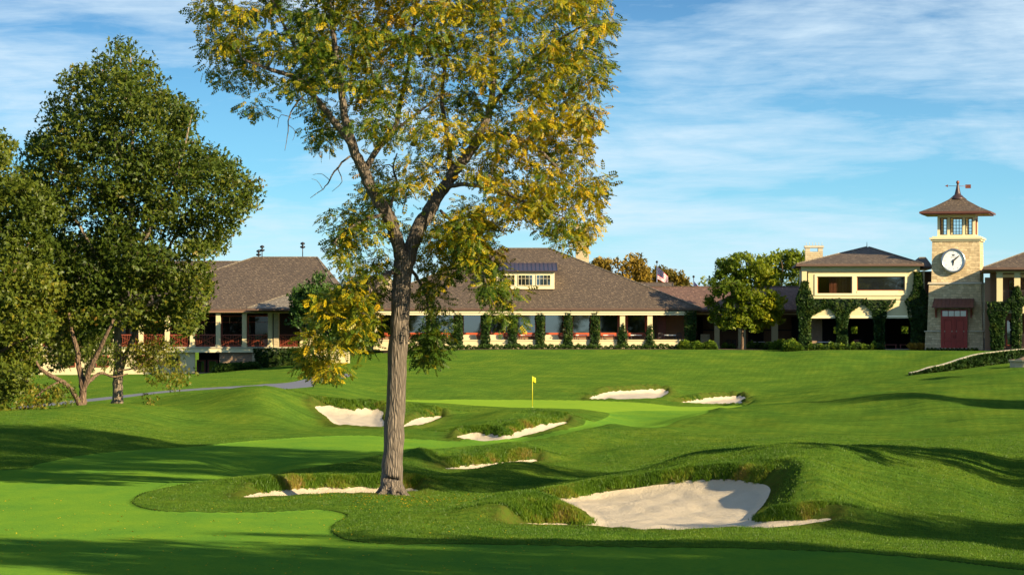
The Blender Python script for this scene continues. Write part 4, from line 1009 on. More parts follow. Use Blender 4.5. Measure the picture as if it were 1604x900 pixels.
# ================= two storey pavilion
fr = Fr('pavilion', 1247, 147.3, -4, 546.5, 'two storey cream pavilion with upstairs windows above an open ivy clad arcade')
P_ = fr; zE = fr.z(413, -.9)
xe0 = fr.x(1248, -.9); xe1 = fr.x(1446, -.9)
add_roof(fr, (xe0, xe1, -.9, 13.5, zE), (fr.x(1357, 6.2), 6.3, fr.x(1361, 6.2), 6.3, fr.z(387, 6.2)), th=.22)
add_roof(fr, (fr.x(1430, 1.2), fr.x(1460, 1.2), 1.2, 12, zE-.25), (fr.x(1440, 6), 6, fr.x(1450, 6), 6, fr.z(404, 6)), th=.2)
# upper floor walls
MB().box(fr.x(1255), fr.x(1441), -.15, .4, fr.z(424.5), zE-.26).build('beam', MAT['cream_trim'], fr.root)
uz0 = fr.z(469); uz1 = fr.z(424.6)
wx = [(1280.5, 1334, 460, 432), (1342.5, 1417, 455, 433)]
m = MB()
xs_ = [fr.x(1266), fr.x(1280.5), fr.x(1334), fr.x(1342.5), fr.x(1417), fr.x(1431)]
m.box(xs_[0], xs_[1], 0, .35, uz0, uz1); m.box(xs_[2], xs_[3], 0, .35, uz0, uz1); m.box(xs_[4], xs_[5], 0, .35, uz0, uz1)
for (a_, b_, vb, vt) in wx:
    m.box(fr.x(a_), fr.x(b_), 0, .35, fr.z(vt), uz1); m.box(fr.x(a_), fr.x(b_), 0, .35, uz0, fr.z(vb))
m.build('wall', MAT['cream_stucco'], fr.root)
m = MB()
m.frame(fr.x(1276), fr.x(1421), fr.z(462.5), fr.z(429.5), -.09, -.004, .22)
m.box(fr.x(1335), fr.x(1341.5), -.09, -.004, fr.z(462.5)+.22, fr.z(429.5)-.22)
m.box(fr.x(1342.5), fr.x(1407), -.09, -.004, fr.z(462.5)+.22, fr.z(455.5)); m.build('window_surround', MAT['cream_trim'], fr.root)
for (a_, b_, vb, vt) in wx: window(fr, fr.x(a_), fr.x(b_), fr.z(vb), fr.z(vt), .22, .07, .12, glass='clear_glass' if a_ < 1300 else 'window_glass')
# room behind the left window: curtains and chair back
cm = MB(); r_ = random.Random(4); xx = fr.x(1300)
while xx < fr.x(1333): cm.box(xx, xx+.10, .9+r_.uniform(0, .1), 1.1, fr.z(461), fr.z(431)); xx += .15
simple('curtain', (0.40, 0.17, 0.09), 0.9, var=0.3, scale=5)
cm.build('curtain', MAT['curtain'], fr.root)
MB().box(fr.x(1256), fr.x(1440), .4, 12.5, fr.z(469)-.3, fr.z(469)).build('upper_floor', MAT['patio_floor'], fr.root)
m = MB().box(fr.x(1258), fr.x(1258)+.3, .4, 12.5, fr.z(498), uz1+.5); m.box(fr.x(1438)-.3, fr.x(1438), .4, 12.5, fr.z(469), uz1+.3); m.box(fr.x(1258)+.3, fr.x(1438)-.3, 12.2, 12.5, fr.z(469), uz1+.3)
m.build('wall', MAT['cream_stucco'], fr.root)
# spandrel over the arcade, bowed outwards
m = MB(); sp0, sp1 = fr.x(1268), fr.x(1428)
pr = [(-.05, 469.8), (-.22, 472), (-.30, 480), (-.34, 488), (-.36, 494.5), (.3, 494.5), (.3, 469.8)]
n = len(pr); vs = [(x_, y_, fr.z(v_)) for x_ in (sp0, sp1) for y_, v_ in pr]
m.add(vs, [tuple(range(n)), tuple(range(2*n-1, n-1, -1))]+[(i, i+n, (i+1) % n+n, (i+1) % n) for i in range(n)])
m.build('spandrel', MAT['cream_stucco'], fr.root)
MB().box(fr.x(1262), fr.x(1428), -.42, .32, fr.z(498.2), fr.z(494.8)).build('beam', MAT['cream_trim'], fr.root)
for u in (1261, 1320.5, 1379, 1437): 
    MB().box(fr.x(u-4), fr.x(u+5.2), -.25, .3, -.3, fr.z(498.3)).build('column', MAT['cream_stucco'], fr.root)
for u in (1260, 1437): MB().box(fr.x(u-4), fr.x(u+4), -.25, .3, fr.z(498), fr.z(424.7)).build('column', MAT['cream_stucco'], fr.root)
# dark room under the arcade with small openings at its back
yb_ = 11.5; m = MB(); A0 = fr.x(1258); A1 = fr.x(1442)
ops = [(1306, 1317), (1333, 1343.5), (1412, 1423)]
oz0, oz1 = fr.z(522, yb_), fr.z(511, yb_); prev = A0
for a_, b_ in ops:
    m.box(prev, fr.x(a_, yb_), yb_, yb_+.3, -.2, fr.z(497)); m.box(fr.x(a_, yb_), fr.x(b_, yb_), yb_, yb_+.3, -.2, oz0); m.box(fr.x(a_, yb_), fr.x(b_, yb_), yb_, yb_+.3, oz1, fr.z(497)); prev = fr.x(b_, yb_)
m.box(prev, A1+1, yb_, yb_+.3, -.2, fr.z(497)); m.box(A1, A1+.3, .3, yb_, -.2, fr.z(497))
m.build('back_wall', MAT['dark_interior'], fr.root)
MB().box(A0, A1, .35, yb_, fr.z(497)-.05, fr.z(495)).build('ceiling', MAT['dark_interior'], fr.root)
MB().box(A0, A1, -.4, yb_, -.5, .03).build('floor', MAT['patio_floor'], fr.root)
MB().box(fr.x(1266, 3), fr.x(1288, 3), 3, 4.5, 0, fr.z(497)).build('stone_pier', MAT['brick_brown'], fr.root)
# chimney
yy = 9; a0, a1 = fr.x(1261.5, yy), fr.x(1289, yy)
ch = MB().box(a0, a1, yy, yy+1.6, fr.z(420, yy), fr.z(394, yy)).build('chimney', MAT['limestone_pale'], fr.root)
m = MB().box(a0, a0+.5, yy, yy+1.6, fr.z(394, yy), fr.z(388, yy)).box(a1-.5, a1, yy, yy+1.6, fr.z(394, yy), fr.z(388, yy)).box(a0-.1, a1+.1, yy-.1, yy+1.7, fr.z(388, yy), fr.z(384.6, yy))
for q in range(6): m.tube([(a0+.1+(a1-a0-.2)*q/5, yy, fr.z(384.6, yy)), (a0+.1+(a1-a0-.2)*q/5, yy, fr.z(384.6, yy)+.35)], .02, 4)
m.build('chimney_cap', MAT['stone_cap'], ch)
MB().tube([(fr.x(1358, 6.3), 6.3, fr.z(388, 6.3)), (fr.x(1358, 6.3), 6.3, fr.z(379, 6.3))], [.05, .02], 5).build('lightning_rod', MAT['dark_metal'], fr.root)
# recessed stair bay between the pavilion and the tower
MB().box(fr.x(1443, 3), fr.x(1462, 3), 3, 3.4, -.2, fr.z(424)).build('wall', MAT['brown_wall'], fr.root)
MB().box(fr.x(1446), fr.x(1449), .5, .8, -.2, fr.z(424)).build('post', MAT['cream_stucco'], fr.root)
fun = lambda a_: a_
pivy = 'ivy climbing the pavilion'
H_ = fr.z(470)
ivy(fr, fr.x(1260.5), -.1, -.1, fr.z(440), .5, [(0, .5), (.35, .52), (.62, .6), (.72, .85), (.82, .6), (1, .2)], 2600, 'tall ivy covering the left corner column of the pavilion', pivy, .45, 201)
ivy(fr, fr.x(1319), -.28, -.1, fr.z(467.5), .4, [(0, .45), (.3, .40), (.55, .42), (.72, .7), (.86, 1.5, .1), (.95, 2.3, .2), (1, 2.4, .3)], 3000, 'ivy on the pavilion arcade column under the left upstairs window, spreading into a wide top', pivy, .42, 202)
ivy(fr, fr.x(1377), -.28, -.1, fr.z(469), .4, [(0, .42), (.3, .38), (.55, .38), (.75, .65), (.9, 1.2), (1, 1.75)], 2300, 'ivy on the pavilion arcade column under the right upstairs window, fanning at the top', pivy, .42, 203)
ivy(fr, fr.x(1438), -.2, -.1, fr.z(426), .6, [(0, .55), (.3, .7, .1), (.5, .95, .05), (.62, 1.1, -.1), (.68, .8), (.78, .35), (1, .22)], 3400, 'darkest thick ivy at the right corner of the pavilion beside the tower', pivy, .5, 204)
ivy(fr, fr.x(1284), -.32, fr.z(495), fr.z(467.5), .6, [(0, .12, -1.2), (.3, .6, -.8), (.6, 1.2, -.3), (1, 1.8, 0)], 1500, 'hanging ivy spreading right from the pavilion left corner along the ledge', pivy, .25, 205)

# ================= clock tower
fr = Fr('clock_tower', 1448, 146.0, -14.3, 547.5, 'square stone clock tower with a hipped lookout roof, weather vane and red double doors')
TW = fr
Wd = fr.x(1541)
cxm = fr.x(1496.5)
def tier(uL, uR, v0, v1, uL2=None, uR2=None):
    """tapering stone tier; widths from the picture on the front plane"""
    a0, a1 = fr.x(uL), fr.x(uR); b0, b1 = fr.x(uL2 or uL), fr.x(uR2 or uR)
    return a0, a1, b0, b1, fr.z(v0), fr.z(v1)
dep = 5.6; m = MB()
def tp(m, a0, a1, b0, b1, z0, z1, fy0=None, fy1=None):
    ia = (a0-fr.x(1448)); ib_ = (b0-fr.x(1448))
    m.taper((a0, a1, ia, dep-ia), (b0, b1, ib_, dep-ib_), z0, z1)
tp(m, *tier(1448.5, 1540.5, 551, 519.2, 1449.5, 1539.5)); 
tp(m, *tier(1452, 1538.5, 518, 444.6, 1454.5, 1536)); 
tp(m, *tier(1458, 1534.5, 442, 377.2, 1459, 1533.5))
m.build('shaft', MAT['limestone'], fr.root)
m = MB(); tp(m, *tier(1447.6, 1541.2, 519.4, 517.6)); tp(m, *tier(1452.5, 1538, 444.7, 441.8, 1453.5, 1537)); m.build('string_course', MAT['stone_cap'], fr.root)
m = MB(); tp(m, *tier(1457, 1536, 377.3, 374.6)); tp(m, *tier(1455, 1538, 374.6, 371.8)); tp(m, *tier(1459, 1534, 371.7, 369.8)); m.build('cornice', MAT['cream_trim'], fr.root)
# belfry
bx0, bx1 = fr.x(1466.5), fr.x(1526); i0 = bx0-fr.x(1448); bz0, bz1 = fr.z(369.8), fr.z(331)
bd0, bd1 = i0, dep-i0; bw = .26
m = MB()
m.box(bx0, bx1, bd0, bd1, bz0, bz0+.16); m.box(bx0, bx1, bd0, bd1, fr.z(340.5), bz1)
for a_ in (bx0, bx1-bw):
    for b_ in (bd0, bd1-bw): m.box(a_, a_+bw, b_, b_+bw, bz0+.16, fr.z(340.5))
m.build('belfry', MAT['cream_trim'], fr.root)
wb0, wb1 = bz0+.16, fr.z(340.5)
mu = [(1482, 1486.2), (1506, 1510.2)]
m = MB()
for a_, b_ in mu:
    for q0, q1 in ((bd0+.01, bd0+.22), (bd1-.22, bd1-.01)): MB().box(fr.x(a_), fr.x(b_), q0, q1, wb0, wb1).build('mullion', MAT['cream_trim'], fr.root)
def bel_win(x0_, x1_, y, nx, ny, nm='window'):
    m = MB().frame(x0_, x1_, wb0, wb1, y, y+.09, .07)
    for q in range(1, nx): m.box(x0_+(x1_-x0_)*q/nx-.018, x0_+(x1_-x0_)*q/nx+.018, y+.02, y+.06, wb0+.07, wb1-.07)
    for q in range(1, ny): m.box(x0_+.07, x1_-.07, y+.022, y+.062, wb0+(wb1-wb0)*q/ny-.018, wb0+(wb1-wb0)*q/ny+.018)
    m.build(nm, MAT['dark_metal'], fr.root)
xs3 = [(bx0+bw, fr.x(1482)), (fr.x(1486.2), fr.x(1506)), (fr.x(1510.2), bx1-bw)]
for q, (a_, b_) in enumerate(xs3):
    bel_win(a_+.01, b_-.01, bd0+.05, 4 if q == 1 else 2, 5); bel_win(a_+.01, b_-.01, bd1-.15, 4 if q == 1 else 2, 5)
for xx in (bx0+.06, bx1-.15):
    m = MB(); m.box(xx, xx+.09, bd0+bw+.01, bd1-bw-.01, wb0, wb0+.08); m.box(xx, xx+.09, bd0+bw+.01, bd1-bw-.01, wb1-.08, wb1)
    for q in range(0, 9): yq = bd0+bw+.01+(bd1-bd0-2*bw-.07)*q/8; m.box(xx+.02, xx+.07, yq, yq+.05, wb0+.08, wb1-.08)
    m.build('window', MAT['mahogany'], fr.root)
# roof of the tower
tz = fr.z(330.5); ov = 1.62
ex0, ex1, ey0, ey1 = bx0-ov, bx1+ov, bd0-ov, bd1+ov; ym = dep/2; xm = (bx0+bx1)/2
ez = fr.z(331.5)+.0
apz = fr.z(306); m = MB(); k1 = .35
base_ = [(ex0, ey0), (ex1, ey0), (ex1, ey1), (ex0, ey1)]
lv = [(1.0, ez), (.62, ez+(apz-ez)*.34), (.28, ez+(apz-ez)*.74), (.10, apz)]
vs = []
for s_, z_ in lv: vs += [(xm+(x_-xm)*s_, ym+(y_-ym)*s_, z_) for x_, y_ in base_]
vs += [(x_, y_, ez-.14) for x_, y_ in base_]
fs = []
for l in range(3):
    for q in range(4): fs.append((l*4+q, l*4+(q+1) % 4, (l+1)*4+(q+1) % 4, (l+1)*4+q))
fs.append((12, 13, 14, 15)); fs.append((19, 18, 17, 16))
for q in range(4): fs.append((16+q, 16+(q+1) % 4, (q+1) % 4, q))
m.add(vs, fs); rf = m.build('roof', MAT['shingle'], fr.root)
g = MB(); g.box(ex0-.05, ex1+.05, ey0-.07, ey0-.004, ez-.20, ez-.01); g.box(ex1+.004, ex1+.07, ey0, ey1, ez-.20, ez-.01); g.box(ex0-.07, ex0-.004, ey0, ey1, ez-.20, ez-.01); g.build('gutter', MAT['copper_roof'], rf)
MB().box(ex0+.12, ex1-.12, ey0+.12, ey1-.12, ez-.30, ez-.145).build('soffit', MAT['mahogany'], rf)
fz = apz-.05
MB().lathe([(.95, fz-.28), (.62, fz-.02), (.44, fz+.16), (.34, fz+.22), (.3, fz+.4), (.2, fz+.8), (.12, fz+1.2), (.09, fz+1.35)], (xm, ym, 0), 14).build('spire', MAT['spire_metal'], fr.root)
vane = empty('weather_vane', (xm, ym, fz+1.3)); vane.parent = fr.root
m = MB().lathe([(.02, .0), (.12, .04), (.17, .14), (.18, .2), (.13, .32), (.03, .38)], (0, 0, 0), 12); m.build('ball', MAT['copper'], vane)
m = MB().tube([(-.95, 0, -.17), (.95, 0, -.22)], .025, 5)
m.add([(-1.32, 0, -.16), (-1.0, 0, -.02), (-1.0, 0, -.30), (-1.32, .03, -.16), (-1.0, .03, -.02), (-1.0, .03, -.30)], [(0, 2, 1), (3, 4, 5), (0, 1, 4, 3), (1, 2, 5, 4), (2, 0, 3, 5)])
m.box(.78, 1.35, -.02, .02, -.44, -.05); m.build('arrow', MAT['copper'], vane)
# clock
ckx = fr.x(1493); cky = fr.x(1458)-fr.x(1448); ckz = fr.z(408.3); cr = 1.12
ck = empty('clock', (ckx, cky, ckz)); ck.parent = fr.root
m = MB(); pr = [(cr+.12, 0), (cr+.12, -.42), (cr+.02, -.48), (cr-.06, -.44), (cr-.08, -.30), (cr-.08, -.02)]
vs = []; fs = []; nn = 48
for r__, y_ in pr:
    for q in range(nn): a_ = 2*math.pi*q/nn; vs.append((r__*math.cos(a_), y_, r__*math.sin(a_)))
for i in range(len(pr)-1):
    for q in range(nn): fs.append((i*nn+q, i*nn+(q+1) % nn, (i+1)*nn+(q+1) % nn, (i+1)*nn+q))
m.add(vs, fs, True); m.build('rim', MAT['steel'], ck)
m = MB().lathe([(cr-.08, -.36), (cr-.08, -.30)], (0, 0, 0), 48, 'y', False); m.build('dial', MAT['clock_white'], ck)
m = MB()
for q in range(12):
    a_ = 2*math.pi*q/12; c_, s_ = math.cos(a_), math.sin(a_); r0_, r1_ = .80, .92; w_ = .028
    m.add([(r0_*c_-w_*s_, -.368, r0_*s_+w_*c_), (r0_*c_+w_*s_, -.368, r0_*s_-w_*c_), (r1_*c_+w_*s_, -.368, r1_*s_-w_*c_), (r1_*c_-w_*s_, -.368, r1_*s_+w_*c_)], [(0, 1, 2, 3)])
simple('dial_grey', (0.35, 0.36, 0.36), 0.5)
m.build('hour_marks', MAT['dial_grey'], ck)
m = MB()    # small crown mark near twelve
zz_ = .50
m.extrude_y([(-.11, zz_), (.11, zz_), (.17, zz_+.17), (.08, zz_+.08), (.05, zz_+.19), (0, zz_+.09), (-.05, zz_+.19), (-.08, zz_+.08), (-.17, zz_+.17)], -.372, -.362)
m.build('crown_mark', MAT['clock_hand'], ck)
tcv = bpy.data.curves.new('lettering', 'FONT'); tcv.body = 'ROLEX'; tcv.size = .17; tcv.align_x = 'CENTER'; tcv.extrude = .003
to = bpy.data.objects.new('lettering_curve', tcv); COL.objects.link(to); bpy.context.view_layer.update()
lme = bpy.data.meshes.new_from_object(to.evaluated_get(bpy.context.evaluated_depsgraph_get())); bpy.data.objects.remove(to); lme.materials.clear(); lme.materials.append(MAT['dial_grey'])
to = bpy.data.objects.new('lettering', lme); link(to, ck); to.location = (0, -.368, .30); to.rotation_euler = (R(90), 0, 0)
def hand(ang, L1, L0, w_, y_, nm):
    c_, s_ = math.sin(ang), math.cos(ang); m = MB()
    P0 = [(-w_*.8, -L0), (w_*.8, -L0), (w_, L1*.15), (w_*.45, L1), (-w_*.45, L1), (-w_, L1*.15)]
    Q = [(a_*s_+b_*c_, -a_*c_+b_*s_) for a_, b_ in P0]
    m.extrude_y(Q, y_, y_+.02); m.build(nm, MAT['clock_hand'], ck)
hand(R(50), .80, .16, .075, -.42, 'minute_hand'); hand(R(184), .50, .12, .09, -.395, 'hour_hand')
m = MB().lathe([(.09, -.44), (.09, -.37)], (0, 0, 0), 12, 'y'); m.build('hub', MAT['clock_hand'], ck)
# awning and doors
fy = fr.x(1452)-fr.x(1448)-.05
ax0, ax1 = fr.x(1461), fr.x(1526.5); m = MB(); az1 = fr.z(466.5); az0 = fr.z(480.5)
m.add([(ax0, fy-1.0, az0), (ax1, fy-1.0, az0), (ax1-.15, fy+.25, az1), (ax0+.15, fy+.25, az1), (ax0, fy-1.0, az0-.1), (ax1, fy-1.0, az0-.1), (ax1-.15, fy+.25, az0-.1), (ax0+.15, fy+.25, az0-.1)],
      [(0, 1, 2, 3), (4, 7, 6, 5), (0, 4, 5, 1), (1, 5, 6, 2), (3, 7, 4, 0)])
for q in range(11):
    xq = ax0+.05+(ax1-ax0-.1)*q/10; xt = xq*.96+.04*xm
    m.tube([(xq, fy-1.0, az0+.02), (xt, fy+.2, az1+.02)], .025, 4, False)
m.build('awning', MAT['copper_roof'], fr.root)
for u in (1466, 1521):
    xq = fr.x(u); m = MB(); m.box(xq-.09, xq+.09, fy-.75, fy+.1, az0-.28, az0-.11); m.box(xq-.09, xq+.09, fy-.10, fy+.12, az0-1.1, az0-.281)
    m.add([(xq-.07, fy-.6, az0-.281), (xq+.07, fy-.6, az0-.281), (xq+.07, fy-.10, az0-.9), (xq-.07, fy-.10, az0-.9), (xq-.07, fy-.45, az0-.281), (xq+.07, fy-.45, az0-.281), (xq+.07, fy-.10, az0-.72), (xq-.07, fy-.10, az0-.72)],
          [(0, 1, 2, 3), (7, 6, 5, 4), (0, 3, 7, 4), (2, 1, 5, 6)]); m.build('bracket', MAT['mahogany'], fr.root)
dx0, dx1 = fr.x(1474), fr.x(1515.5); dzb, dzt = fr.z(544.5), fr.z(485); fd = -.12
m = MB().frame(dx0, dx1, dzb, dzt, fd, fd+.5, .14, .12, .02); m.box(dx0+.14, dx1-.14, fd, fd+.4, fr.z(498), fr.z(495.2)); df = m.build('door_frame', MAT['door_red'], fr.root)
tw_ = (dx1-dx0-.28)/4
m = MB()
for q in (1, 2, 3): m.box(dx0+.14+tw_*q-.03, dx0+.14+tw_*q+.03, fd+.02, fd+.1, fr.z(495.1), dzt-.12)
m.build('glazing_bar', MAT['mahogany'], df)
MB().box(dx0+.14, dx1-.14, fd+.11, fd+.13, fr.z(495.1), dzt-.12).build('transom_pane', MAT['window_glass'], fr.root)
hw_ = (dx1-dx0-.28)/2
for q in (0, 1):
    a0 = dx0+.14+hw_*q+.01; a1 = a0+hw_-.02; zt_ = fr.z(498.2); m = MB().box(a0, a1, fd+.12, fd+.18, dzb+.02, zt_)
    m.frame(a0, a1, dzb+.02, zt_, fd+.0, fd+.119, .16); m.box(a0+.16, a1-.16, fd+.0, fd+.119, dzb+.75, dzb+.95)
    m.box(a0+.28, a1-.28, fd+.05, fd+.119, dzb+.28, dzb+.65); m.box(a0+.28, a1-.28, fd+.05, fd+.119, dzb+1.06, zt_-.28)
    dr = m.build('door', MAT['door_red'], fr.root)
    xh = a1-.09 if q == 0 else a0+.09
    MB().tube([(xh, fd, dzb+1.0), (xh, fd-.06, dzb+1.05), (xh, fd-.06, dzb+1.3), (xh, fd, dzb+1.35)], .018, 5).build('handle', MAT['dark_metal'], dr)
MB().box(dx0-.4, dx1+.4, fd-.7, fd+.2, -.3, dzb-.01).build('step', MAT['stone_cap'], fr.root)

# ================= right wing
fr = Fr('balcony_wing', 1545, 142.2, -9, 547.5, 'two storey wing with balconies and cream columns cut off by the right edge')
RW = fr; zE = fr.z(418.5, -1.2)
xr1 = fr.x(1549)+24
add_roof(fr, (fr.x(1541, -1.2), xr1, -1.2, 12, zE), (fr.x(1541, -1.2)+7.2, 5.6, xr1-6, 5.6, fr.z(378, 5.6, 1660)), th=.2)
uc = [1566, 1593.5]
sp_ = fr.x(1593.5)-fr.x(1566); xcs = [fr.x(1566)+sp_*q for q in range(0, 10)]
def zz1(v): return fr.z(v, 0, 1575)
MB().box(xcs[0]-.35, xr1-1, -.2, .3, zz1(427), zE-.24).build('beam', MAT['cream_trim'], fr.root)
MB().box(xcs[0]-.35, xr1-1, .9, 1.2, zz1(434), zz1(429)).build('beam', MAT['cream_trim'], fr.root)
MB().box(xcs[0]-1.8, xr1-1, -.6, 9.5, zE-.42, zE-.26).build('soffit', MAT['brown_wall'], fr.root)
MB().box(fr.x(1546)-.2, fr.x(1546)+.35, .6, 1.2, -.2, zz1(434)).build('column', MAT['brown_wall'], fr.root)
for x_ in xcs:
    MB().box(x_-.30, x_+.30, -.25, .25, zz1(472), zz1(427.2)).build('column', MAT['cream_stucco'], fr.root)
    MB().box(x_-.26, x_+.26, -.25, .25, -.3, zz1(490.5)).build('column', MAT['cream_stucco'], fr.root)
MB().box(xcs[0]-.5, xr1-1, -.35, 9, zz1(476.5), zz1(472.2)).build('balcony_floor', MAT['cream_stucco'], fr.root)
m = MB()
for a_, b_ in zip(xcs[:-1], xcs[1:]):
    # arched spandrel in each bay
    L_ = b_-a_-.62; pts = [(a_+.31, zz1(490.4)), (b_-.31, zz1(490.4))]+[(a_+.31+L_*(1-q/8), zz1(476.6)) for q in range(0, 9)]
    m.extrude_y([(a_+.31, zz1(490.4)), (b_-.31, zz1(490.4)), (b_-.31, zz1(476.6)), (a_+.31, zz1(476.6))], -.33, -.1)
m.build('spandrel', MAT['cream_stucco'], fr.root)
def railing(fr, x0_, x1_, y, z0_, z1_, mat='chair_dark', step=.14, cross=False):
    m = MB().box(x0_, x1_, y-.04, y+.04, z1_-.08, z1_); m.box(x0_, x1_, y-.03, y+.03, z0_+.08, z0_+.14)
    xq = x0_+step*.5
    while xq < x1_-.02: m.box(xq-.015, xq+.015, y-.015, y+.015, z0_+.14, z1_-.08); xq += step
    if cross:
        zz0, zz2 = z0_+.14, z1_-.08; k_ = max(1, int((x1_-x0_)/1.1))
        for q in range(k_):
            a_ = x0_+(x1_-x0_)*q/k_; b_ = x0_+(x1_-x0_)*(q+1)/k_
            m.tube([(a_, y-.02, zz0), (b_, y-.02, zz2)], .03, 4, False); m.tube([(a_, y+.02, zz2), (b_, y+.02, zz0)], .03, 4, False)
    return m.build('railing', MAT[mat], fr.root)
for a_, b_ in zip(xcs[:-1], xcs[1:]):
    railing(fr, a_+.31, b_-.31, 0, zz1(472), zz1(454.5)); railing(fr, a_+.27, b_-.27, 0, -.1, zz1(523))
m = MB().box(xcs[0]-.9, xr1-1, 4.2, 4.5, -.2, zE-.3).box(xcs[0]-.9, xcs[0]-.6, 4.5, 8, -.2, zE-.3).build('back_wall', MAT['brown_wall'], fr.root)
simple('warm_glow_glass', (0.5, 0.3, 0.1), 0.2)
for a_ in xcs[:-1]:
    window(fr, a_+.9, a_+1.9, zz1(469), zz1(436), 4.19, .09, .12); window(fr, a_+.7, a_+2.0, .4, zz1(500), 4.19, .09, .12)
MB().box(xcs[0]-1.5, xr1-1, -.3, 9, -.5, -.05).build('floor', MAT['patio_floor'], fr.root)
rivy = 'ivy climbing the balcony wing'
ivy(fr, xcs[0]-.25, -.28, -.1, zz1(472), .5, [(0, .45), (.5, .6), (.75, .75), (.9, 1.1, .25), (1, 1.25, .35)], 2600, 'wide dark ivy on the first column of the balcony wing, next to the tower', rivy, .4, 211)
ivy(fr, xcs[1]-.05, -.28, -.1, zz1(448), .5, [(0, .28), (.5, .34), (.7, .55), (.78, .9), (.84, .4), (1, .1)], 1900, 'narrow ivy on the second column of the balcony wing, reaching the upper railing', rivy, .35, 212)
ivy(fr, xcs[3], -.28, -.1, zz1(470), .5, [(0, .28), (.5, .34), (.8, .6), (1, 1.0)], 1200, 'ivy on the balcony wing column beyond the right edge of the view', rivy, .35, 213)

# ================= left wing
fr = Fr('terrace_wing', 343, 138.0, 0, 584, 'left wing with a long shingle roof, column framed upper terrace and brick lower level')
LW = fr
def zl(v, yl=0): return fr.z(v, yl)
zE = zl(483.5, -.5)
add_roof(fr, (fr.x(150, -.5), fr.x(548, -.5), -.5, 21, zE), (fr.x(398, 10), 10, fr.x(497, 10), 10, zl(403, 10)))
add_roof(fr, (fr.x(60, 3), fr.x(420, 3), 3.5, 26, zE+.1), (fr.x(150, 15), 15, fr.x(378, 15), 15, zl(409.5, 15)))
add_roof(fr, (fr.x(387, -4.5), fr.x(560, -4.5), -4.5, 9, zl(482.5, -4.5)), (fr.x(492, 2), 2.5, fr.x(520, 2), 2.5, zl(447, 2)), 'shingle_light')
fz0 = zl(543)   # terrace floor level
MB().box(fr.x(20), fr.x(466), -.3, 20, zl(551.5), fz0-.12).build('terrace_slab', MAT['cream_trim'], fr.root)
MB().box(fr.x(20), fr.x(466), -.42, 20, fz0-.115, fz0).build('terrace_floor', MAT['stone_cap'], fr.root)
MB().box(fr.x(20), fr.x(480), -.4, .25, zl(490), zE-.2).build('beam', MAT['cream_trim'], fr.root)
MB().box(fr.x(150), fr.x(482), -.7, 6, zE-.34, zE-.22).build('soffit', MAT['brown_wall'], fr.root)
lcs = [62, 101, 141, 181, 221, 262, 301.5, 342, 383, 423.5]
for u in lcs:
    x_ = fr.x(u); MB().box(x_-.22, x_+.22, -.22, .22, fz0, zl(490.2)).box(x_-.27, x_+.27, -.27, .27, fz0, fz0+.22).build('column', MAT['cream_stucco'], fr.root)
MB().box(fr.x(429), fr.x(437), -.3, .4, fz0, zl(490.2)).build('stone_pier', MAT['limestone_pale'], fr.root)
for a_, b_ in zip(lcs[:-1], lcs[1:]):
    railing(fr, fr.x(a_)+.28, fr.x(b_)-.28, 0, fz0, zl(523.5), 'mahogany', .16, True)
railing(fr, fr.x(438), fr.x(466), 0, fz0, zl(523.5), 'mahogany', .16, True)
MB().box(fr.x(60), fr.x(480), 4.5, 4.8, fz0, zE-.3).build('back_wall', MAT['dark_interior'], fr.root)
for a_, b_ in zip(lcs[:-1], lcs[1:]):
    window(fr, fr.x(a_, 4.4)+.3, fr.x(b_, 4.4)-.1, fz0+.05, zl(494, 4.4), 4.49, .10, .12, hm=(.78,), glass='dark_glass')
MB().box(fr.x(466), fr.x(545), 3, 3.3, -.2, zE-.3).build('wall', MAT['cream_stucco'], fr.root)
# lower level
MB().box(fr.x(343.5), fr.x(395), .1, .5, -.4, zl(551.6)).build('lower_wall', MAT['brick_brown'], fr.root)
MB().box(fr.x(395.2), fr.x(404), -.1, .5, -.4, zl(551.6)).build('stone_pier', MAT['limestone_pale'], fr.root)
MB().box(fr.x(404.2), fr.x(470), .1, .5, -.4, zl(551.6)).build('lower_wall', MAT['brick_brown'], fr.root)
MB().box(fr.x(60), fr.x(305), .1, .5, -.4, zl(551.6)).build('lower_wall', MAT['cream_stucco'], fr.root)
MB().box(fr.x(306), fr.x(343), 3, 3.3, -.4, zl(551.6)).build('lower_wall', MAT['dark_interior'], fr.root)
for a_, b_ in ((308, 322), (325, 341)):
    window(fr, fr.x(a_, 2.9), fr.x(b_, 2.9), -.1, zl(563, 2.9), 2.99, .14, .12)
MB().box(fr.x(300), fr.x(345), -.3, 3, -.4, .03).build('floor', MAT['patio_floor'], fr.root)
for a_, b_ in ((95, 118), (150, 170), (215, 235), (262, 282)): window(fr, fr.x(a_), fr.x(b_), .6, zl(556), .095, .1, .1)
for u, vt, hh in ((405, 393, .9), (410.5, 386, .4), (474, 381, .8)):
    yy = 10; xq = fr.x(u, yy); z_ = zl(404, yy); z1 = zl(vt, yy)
    m = MB().tube([(xq, yy, z_-.3), (xq, yy, z1)], .05, 6); m.lathe([(.10, -.5), (.26, -.42), (.26, -.3), (.08, -.26), (.08, -.14), (.22, -.1), (.22, .04), (.03, .14)], (xq, yy, z1), 10)
    m.build('roof_vent', MAT['dark_metal'], fr.root)
ivy(fr, fr.x(437), 0, zl(574), zl(543.5), 1, [(0, 2.1), (.5, 2.15), (1, 2.1)], 2600, 'ivy curtain hiding the retaining wall below the terrace railing', None, .35, 221)
ivy(fr, fr.x(463), -.1, zl(574), zl(544), 1, [(0, .45), (.5, .5), (1, .4)], 600, 'narrow strip of ivy at the right end of the terrace wall', None, .3, 222)
